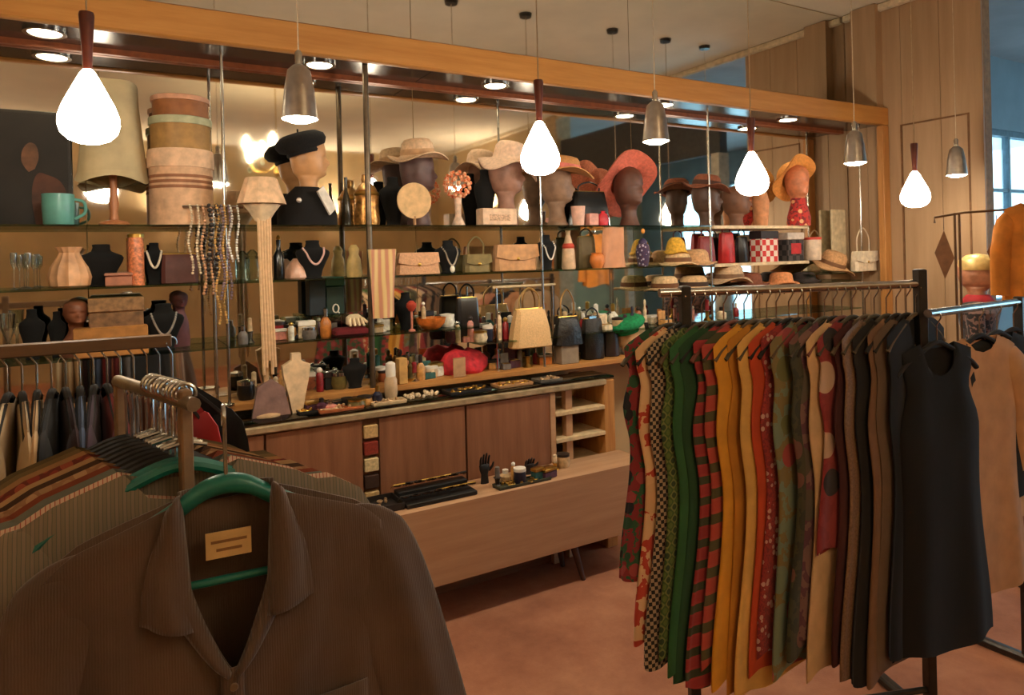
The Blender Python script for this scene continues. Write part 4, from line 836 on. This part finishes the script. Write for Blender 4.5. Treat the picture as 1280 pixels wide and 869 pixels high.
WT = [1.2, .9, .9, 1, 1, .9, 1, .9, 1.2, .9, 1.2, .9, .8, 1.7, .9, .8, 1, 1.3, .9, 1.2, 1, 1, 1, 1]; CW = [sum(WT[:k]) for k in range(len(WT))]
for i, (lb, m, L) in enumerate(D):
    f = .03+.94*CW[i]/CW[-1]; p = A.lerp(E, f); ph = math.radians(56+R.uniform(-2, 2))
    hc = VELV[[0, 2, 2, 1, 0, 2, 3, 0, 1, 0][i % 10]]
    hang('dress', lb, 'dress', (p.x, p.y, ZR-.1), skew(ph), m, 'dresses on the chrome rack', hc, 'velvet hanger carrying the '+lb, L=L+.02, sh=.205 if i % 3 else .19, bust_=.2, waist=.175, hem=.22+R.uniform(0, .04), dep=.009, slope=.42, amp=.005, armhole=.02, seed=i, folds=6, nd=.12, hk=dict(thick=.007, wide=.2, drop=.085))
# --- second rack on the right
ZR2 = 1.38
A2 = atF(1160, 398, 2.25); E2 = atF(1360, 380, 3.0); A2 = Vector((A2.x, A2.y)); E2 = Vector((E2.x, E2.y))
rack('clothes_rack', 'low chrome rack of cardigans and knits near the end wall', A2, E2, ZR2, (.5, .98), STEEL)
G2 = [('black sleeveless shift dress with scoop neck', cloth((8, 7, 8)), 1.0, 0, .2, 68), ('beige ribbed knit dress', cloth((190, 144, 104)), .9, 1, .2, 66), ('black button cardigan', cloth((11, 10, 11)), .6, 1, .2, 64), ('cream blouse', cloth((206, 168, 130)), .7, 1, .2, 66),
      ('dusty rose fringed shawl dress', mat((168, 112, 86), .9, 0, .1, 20, .3), .95, 1, .21, 62), ('black evening jacket', cloth((20, 18, 20)), .7, 1, .21, 66), ('tan suede jacket', cloth((170, 120, 84)), .7, 1, .21, 62), ('oatmeal cardigan', cloth((190, 158, 122)), .7, 1, .21, 64)]
for i, (lb, m, L, slv, sh_, ph) in enumerate(G2):
    p = A2.lerp(E2, .04+(.12+.1*i if i else 0))
    hang('dress' if 'dress' in lb else 'cardigan', lb, 'dress' if 'dress' in lb else 'top', (p.x, p.y, ZR2-.1), skew(math.radians(ph)), m, 'knits on the low rack', VELV[2], 'dark hanger carrying the '+lb, slv, L=L, sh=sh_ if slv else .165, bust_=.19, waist=.185, hem=.235, dep=.025, amp=.008, armhole=.0 if slv else .02, seed=40+i, nd=.11 if i == 0 else .06, neck=.08, s_L=.45, s_out=.05, hk=dict(wide=.19))
# --- rack at the left, side on
ZR3 = 1.40
rack('clothes_rack', 'flat wooden rail coat rack behind the shirt rack', (-1.35, 2.18), (.13, 2.10), ZR3, (.03, .55), wood((120, 92, 66), (96, 70, 48), 4, 'X'), square=True)
G3 = [('ivory fleece jacket at the wall end', (206, 184, 150), .75), ('cream wool coat', (204, 178, 140), .8), ('oyster quilted jacket', (186, 160, 126), .75), ('pale camel jacket', (196, 164, 124), .75), ('black wool coat in the middle of the rail', (20, 17, 18), .8), ('dark plum cardigan', (52, 28, 34), .7), ('steel blue denim jacket', (70, 84, 112), .7),
      ('dark violet blouse', (60, 40, 52), .7), ('brick red cardigan', (134, 40, 36), .7), ('burgundy wool coat', (104, 28, 30), .75), ('slate grey jacket', (84, 78, 78), .7), ('salmon pink blouse', (206, 130, 100), .7), ('scarlet jacket', (150, 34, 38), .75), ('black long coat at the aisle end', (9, 8, 10), .85)]
for i, (lb, c, L) in enumerate(G3):
    X = -.27+.40*i/(len(G3)-1); dd = Rv*math.sin(math.radians(40+9*(i-10)))-Fv*math.cos(math.radians(40+9*(i-10))) if i > 10 else Vector((.10*math.sin(i*2.1)-.05, 1, 0)).xy*-1; ra = math.atan2(dd.y, dd.x)
    hang('coat' if 'coat' in lb or 'jacket' in lb else 'cardigan', lb, 'coat' if 'coat' in lb else 'jacket' if 'jacket' in lb else 'top', (X, 2.18-.08*(X+1.35)/1.48, ZR3-.115), ra, cloth(c), 'clothes on the wooden rail', VELV[2], 'dark hanger carrying the '+lb, 1, L=L, sh=.2, bust_=.21, waist=.2, hem=.22, dep=.017, amp=.005, seed=60+i, slope=.4, neck=.055, nd=.03, s_L=.5, s_out=.03, s_r0=.07, s_flat=.35, hk=dict(hook_top=.115))
# --- shirt rack in front
ZR4 = 1.39
rack('clothes_rack', 'steel shirt rack with flat end post', (.098, 1.135), (.0, 1.46), ZR4, (.1, .97), mat((150, 132, 108), .4, .7), .011, post=mat((150, 118, 86), .5, .3), pw=.009, ext=.0)
TEAL = mat((22, 110, 96), .35, 0, .08)
SH = [('faded grey stripe shirt just behind the tan shirt', pattern('tick', [(126, 112, 92), (100, 96, 82), (134, 118, 100)], 30)), ('red and white candy stripe shirt', pattern('tick', [(206, 172, 148), (172, 84, 70), (212, 180, 156)], 26)), ('grey blue work shirt', cloth((106, 108, 98))), ('rust brown shirt', cloth((128, 62, 40))),
      ('beige checked shirt', pattern('plaid', [(164, 128, 92), (150, 110, 78), (178, 142, 104)], 10)), ('chocolate brown shirt', cloth((70, 46, 32))), ('sand coloured linen shirt', cloth((172, 136, 96))), ('brick red plaid shirt', pattern('plaid', [(134, 50, 38), (104, 40, 32), (150, 72, 52)], 10)), ('tan twill shirt', cloth((158, 118, 78))), ('khaki flannel shirt', cloth((112, 92, 60))), ('olive brown flannel shirt', cloth((92, 76, 48)))]
rz4 = math.radians(-4)
for i, (lb, m) in enumerate(SH):
    t = .14+.074*i; p = Vector((.098, 1.135)).lerp(Vector((.0, 1.46)), t)
    hang('shirt', lb, 'shirt', (p.x, p.y, ZR4-.1), rz4+math.radians(R.uniform(-3, 3)), m, 'shirts on the steel rack', TEAL if i < 2 else VELV[2], ('teal hanger carrying the ' if i < 2 else 'dark hanger carrying the ')+lb, 1, L=.78, sh=.22, bust_=.23, waist=.225, hem=.23, dep=.018, amp=.006, seed=90+i, slope=.36, nd=.05, s_L=.55, s_out=.09, s_r0=.085, s_r1=.06, s_flat=.22, hk=dict(wide=.2))
# the tan shirt that faces the room
m_sh, t, b = new_mat('tan corduroy'); tc = N(t, 'ShaderNodeTexCoord'); wv = N(t, 'ShaderNodeTexWave', bands_direction='X', i_Scale=90.0, i_Distortion=1.5); nz = N(t, 'ShaderNodeTexNoise', i_Scale=7.0, i_Detail=6.0)
t.links.new(tc.outputs['Object'], wv.inputs[0]); t.links.new(tc.outputs['Object'], nz.inputs[0]); r = ramp(t, [(.3, (76, 57, 44)), (.7, (96, 73, 56))]); t.links.new(nz.outputs['Fac'], r.inputs['Fac']); t.links.new(r.outputs['Color'], b.inputs['Base Color'])
b.inputs['Roughness'].default_value = .85; b.inputs['Sheen Weight'].default_value = .2; bp = N(t, 'ShaderNodeBump', i_Strength=.25, i_Distance=.003); t.links.new(wv.outputs['Fac'], bp.inputs['Height']); t.links.new(bp.outputs['Normal'], b.inputs['Normal'])
m_sh2 = m_sh.copy(); m_sh2.name = 'tan corduroy collar'
TS = thing('shirt', 'tan corduroy shirt with open collar facing the room', 'shirt', (.135, 1.09, 1.262), rz4, 'shirts on the steel rack')
def sheet(fn, nu, nv, name, m, th=.003, parent=TS):
    q = B(); q.add([fn(i/nu, j/nv) for i in range(nu+1) for j in range(nv+1)], [(i*(nv+1)+j, (i+1)*(nv+1)+j, (i+1)*(nv+1)+j+1, i*(nv+1)+j+1) for i in range(nu) for j in range(nv)])
    o = q.build(name, m, parent, ang=80); md = o.modifiers.new('thickness', 'SOLIDIFY'); md.thickness = th; md.offset = 0; return o
NW, SHW, LEN = .066, .225, .82
def ztop(x): x = abs(x); return -.36*max(0, x-NW)-9*max(0, x-.18)**2
def body_y(x, z): k = max(0, 1-(abs(x)/.27)**2); return .05*math.sqrt(k)*min(1, .3+abs(z)*3)
def hw(z): return NW*max(0, 1-(abs(z)/.235)**2.0)
def front(side):
    def fn(a, c):
        z0 = -LEN*c; e = hw(z0); xin = side*e-(.012*side if e <= 0 else 0); xout = side*(SHW+.01*c)
        x = xin+(xout-xin)*a; z = ztop(x)*(1-c)**2+z0
        fold = .010*math.sin(5*a+2.2*c+side)*min(1, c*3)*a+.005*math.sin(17*a-4*c+2*side)*min(1, c*2)+.004*math.sin(31*a+6*c)*c
        return (x, -body_y(x, z)-fold-(.004 if side > 0 else 0), z)
    return fn
for s in (-1, 1): sheet(front(s), 34, 40, 'front_panel', m_sh)
def back(a, c):
    x = -SHW+2*SHW*a; z = ztop(x)*(1-c)**2-LEN*c-.01*(1-c)*max(0, 1-(x/NW)**2); return (x, body_y(x, z)*.8+.004+.005*math.sin(12*a), z)
sheet(back, 26, 20, 'back_panel', m_sh)
def collar(s):
    def fn(a, c):      # a down the neck fold, c from the fold out to the collar edge
        x0 = s*(.062-.014*a); z0 = .014-.18*a; y0 = -.004-.046*a**.6
        x1 = s*(.080+.034*a+.008*math.sin(a*PI)); z1 = -.012-(.135 if s < 0 else .142)*a; y1 = -body_y(x1, z1)-.006
        x = x0+(x1-x0)*c; z = z0+(z1-z0)*c; puff = .02*math.sin(min(1, c*1.15)*PI)**.7*(1-.2*a)+.003*math.sin(7*a+5*c+s)
        return (x, min(y0+(y1-y0)*c-puff, -body_y(x, z)-.006), z+.007*math.sin(c*PI)*(1-a))
    return fn
for s in (-1, 1): sheet(collar(s), 18, 12, 'collar_flap', m_sh2, .006)
sheet(lambda a, c: (.064*math.sin((a-.5)*PI), .034*math.cos((a-.5)*PI)-.004, .014-.032*c-.006*math.cos((a-.5)*PI)), 16, 4, 'collar_band', m_sh, .003)
for s in (-1, 1):       # facing turned outwards along the V below the collar
    def fn(a, c, s=s):
        z = -.10-.13*a; e = s*hw(z); wd = .032*(1-a)**.7+.006
        return (e+s*c*wd, -body_y(e, z)-.008-.010*math.sin(c*PI)-.003*math.sin(9*a), z-.006*c)
    sheet(fn, 14, 5, 'lapel', m_sh, .003)
sheet(lambda a, c: (-.016+.03*a, -.056-.003*math.sin(a*PI)-.004*math.sin(6*c), -.225-.56*c), 4, 20, 'placket', m_sh, .004)
for i in range(4): B().lathe([(.0055, 0), (.006, .001), (.005, .0025), (.001, .0025)], 12).build('button', mat((120, 96, 70), .3), TS, (0, -.0615, -.25-.11*i)).rotation_euler = (PI/2, 0, 0)
lab = B().box(-.032, .03, -.0015, .0015, -.016, .022).build('neck_label', mat((214, 176, 116), .8, 0, .08), TS, (.002, -.002, -.075)); lab.rotation_euler = (0, 0, 0)
for i, (x0, x1, z) in enumerate(((-.025, .024, .008), (-.018, .017, -.004))): B().box(x0, x1, -.0022, -.0014, z-.002, z+.002).build('stitched_line', mat((140, 100, 60), .8), lab)
for s in (-1, 1):
    pts = arc([(s*.150, 0, -.082), (s*.198, -.002, -.125), (s*(.232 if s < 0 else .236), -.005, -.21), (s*(.25 if s < 0 else .285), -.012, -.38), (s*(.26 if s < 0 else .33), -.02, -.56), (s*(.26 if s < 0 else .35), -.02, -.7)], 40); rs = []; n = len(pts)
    for i, p in enumerate(pts):
        t_ = i/(n-1); r_ = .078-.016*t_; kk = min(1, .55+2.2*t_); d = (pts[min(i+1, n-1)]-pts[max(i-1, 0)]).normalized(); b_ = d.cross(Vector((0, 1, 0))).normalized()
        rs.append([p+b_*r_*kk*math.cos(2*PI*j/28)*(1+.06*math.sin(3*2*PI*j/28+t_*4))+Vector((0, 1, 0))*r_*.55*min(1, .2+2.2*t_)*math.sin(2*PI*j/28)*(1+.2*math.sin(5*2*PI*j/28+t_*3)) for j in range(28)])
    B().rings(rs, False).build('sleeve', m_sh, TS, ang=80)
sheet(lambda a, c: (.09+.1*a, -body_y(.09+.1*a, -.35)-.012, -.3-.11*c), 6, 6, 'chest_pocket', m_sh, .003)
ho = thing('clothes_hanger', 'wide teal plastic hanger inside the tan shirt', 'hanger', (.135, 1.092, 1.262), rz4)
q = B(); pts = arc([(-.2, 0, -.075), (-.1, 0, -.022), (-.062, 0, .0), (-.03, 0, .02), (0, 0, .026), (.03, 0, .02), (.062, 0, 0), (.1, 0, -.022), (.2, 0, -.075)], 40); rs = []
for p in pts: rs.append([(p.x, .016*math.cos(a)+.004, p.z-.012+.015*math.sin(a)) for a in [2*PI*j/12 for j in range(12)]])
q.rings(rs); q.build('arms', TEAL, ho, ang=70)
B().tube([(-.18, .0, -.125), (.18, .0, -.125)], .006, 10).build('bar', TEAL, ho)
B().tube([(0, 0, .015), (0, .01, .07)]+[(0, .02*math.cos(a)+.03, .105+.02*math.sin(a)) for a in [PI*(1.1-i*.17) for i in range(9)]], .003, 8).build('hook', STEEL, ho)
# loose empty hanger hooks crowd the rail
for i in range(9):
    p = Vector((.098, 1.135)).lerp(Vector((.0, 1.46)), .1+.05*i); o = B().tube([(0, 0, -.07), (0, 0, -.012)]+[(.016*math.cos(a), 0, .006+.016*math.sin(a)) for a in [PI*(1.1-k*.15) for k in range(9)]], .003, 6).tube([(-.03, 0, -.075), (0, 0, -.068), (.03, 0, -.075)], .003, 6).build('clip_hanger', STEEL, None, (p.x, p.y, ZR4+.006), rz4+.2*(i % 3)); tag(o, 'small bare wire clip hooked on the shirt rail', 'hook', 'wire clips on the shirt rail')

# ------------------------------------------------------------------ far right: mannequin, wire stand and orange jacket
p = atF(1222, 345, 4.2)
o = thing('mannequin', 'shop mannequin with gold cap, red scarf and dark print top', 'mannequin', (p.x, p.y, 0), math.radians(20))
tz = atF(1217, 320, 4.2).z; hz = tz-.27
head_mesh(None, .27, .95).build('head', mat((190, 130, 96), .5), o, (0, 0, hz), 0, 60)
B().lathe([(.1, hz-.62), (.15, hz-.5), (.125, hz-.34), (.16, hz-.16), (.19, hz-.07), (.15, hz-.02), (.06, hz+.01)], 28, 1.05, .6).build('torso', FL((40, 34, 34), (70, 58, 54), (120, 90, 80), s=18), o)
B().lathe([(.11, hz-.04), (.1, hz+.0), (.075, hz+.03), (.06, hz+.035)], 22, 1, .85, caps=False).build('scarf', mat((176, 40, 44), .8), o)
B().lathe([(.088, 0), (.092, .02), (.085, .06), (.05, .09), (.002, .1)], 24, 1, 1.15).build('cap', mat((214, 180, 110), .4, .3), o, (0, 0, tz-.085))
for s in (-1, 1): B().tube([(s*.17, 0, hz-.08), (s*.22, -.02, hz-.3), (s*.2, -.12, hz-.5)], [.05, .042, .035], 12).build('arm', FL((40, 34, 34), (70, 58, 54), (120, 90, 80), s=18), o)
B().tube([(0, 0, .02), (0, 0, hz-.6)], .016, 10).build('stand_pole', STEEL, o); B().lathe([(.2, 0), (.2, .012), (.02, .03)], 28).build('stand_base', STEEL, o)
a, c = atF(1168, 272, 3.7), atF(1300, 262, 3.5)
ws = thing('wire_stand', 'thin wire display stand with two leather diamonds', 'display stand', (a.x, a.y, 0)); W_ = Vector((c.x-a.x, c.y-a.y, 0)); zt = a.z; WIRE = mat((96, 70, 44), .5, .5)
B().tube([(0, 0, zt-.03), (0, 0, zt), tuple(W_*.3+Vector((0, 0, zt+.02))), tuple(W_+Vector((0, 0, zt+.03)))], .006, 8).build('top_wire', WIRE, ws)
for f in (.2, .245, .98): B().tube([tuple(W_*f), tuple(W_*f+Vector((0, 0, zt+.02)))], .006, 8).build('upright', WIRE, ws)
B().tube([(0, 0, .01), tuple(W_+Vector((0, 0, .01)))], .01, 8).tube([tuple(W_*.35+Vector((0, .25, .01))), tuple(W_*.35+Vector((0, -.25, .01)))], .01, 8).build('base', WIRE, ws)
ang_ = math.atan2(W_.y, W_.x)
for f in (.09, .6):
    d_ = B().prism([(0, .13), (-.045, .01), (0, -.13), (.045, -.02)], -.004, .004).build('leather_diamond', mat((120, 84, 56), .7), ws, tuple(W_*f+Vector((0, 0, zt-.2))), ang_)
    B().tube([(0, 0, .13), (0, 0, .2)], .002, 5).build('cord', WIRE, d_)
p = atF(1296, 252, 3.4)
hang('jacket', 'orange suede jacket hanging from the wire stand', 'jacket', (p.x, p.y, p.z), skew(math.radians(80)), mat((214, 132, 48), .8, 0, .12, 12, .2), None, VELV[1], 'brown hanger inside the orange suede jacket', 1, L=.5, sh=.19, bust_=.2, waist=.19, hem=.2, dep=.05, amp=.012, seed=5, s_L=.4, s_out=.04)
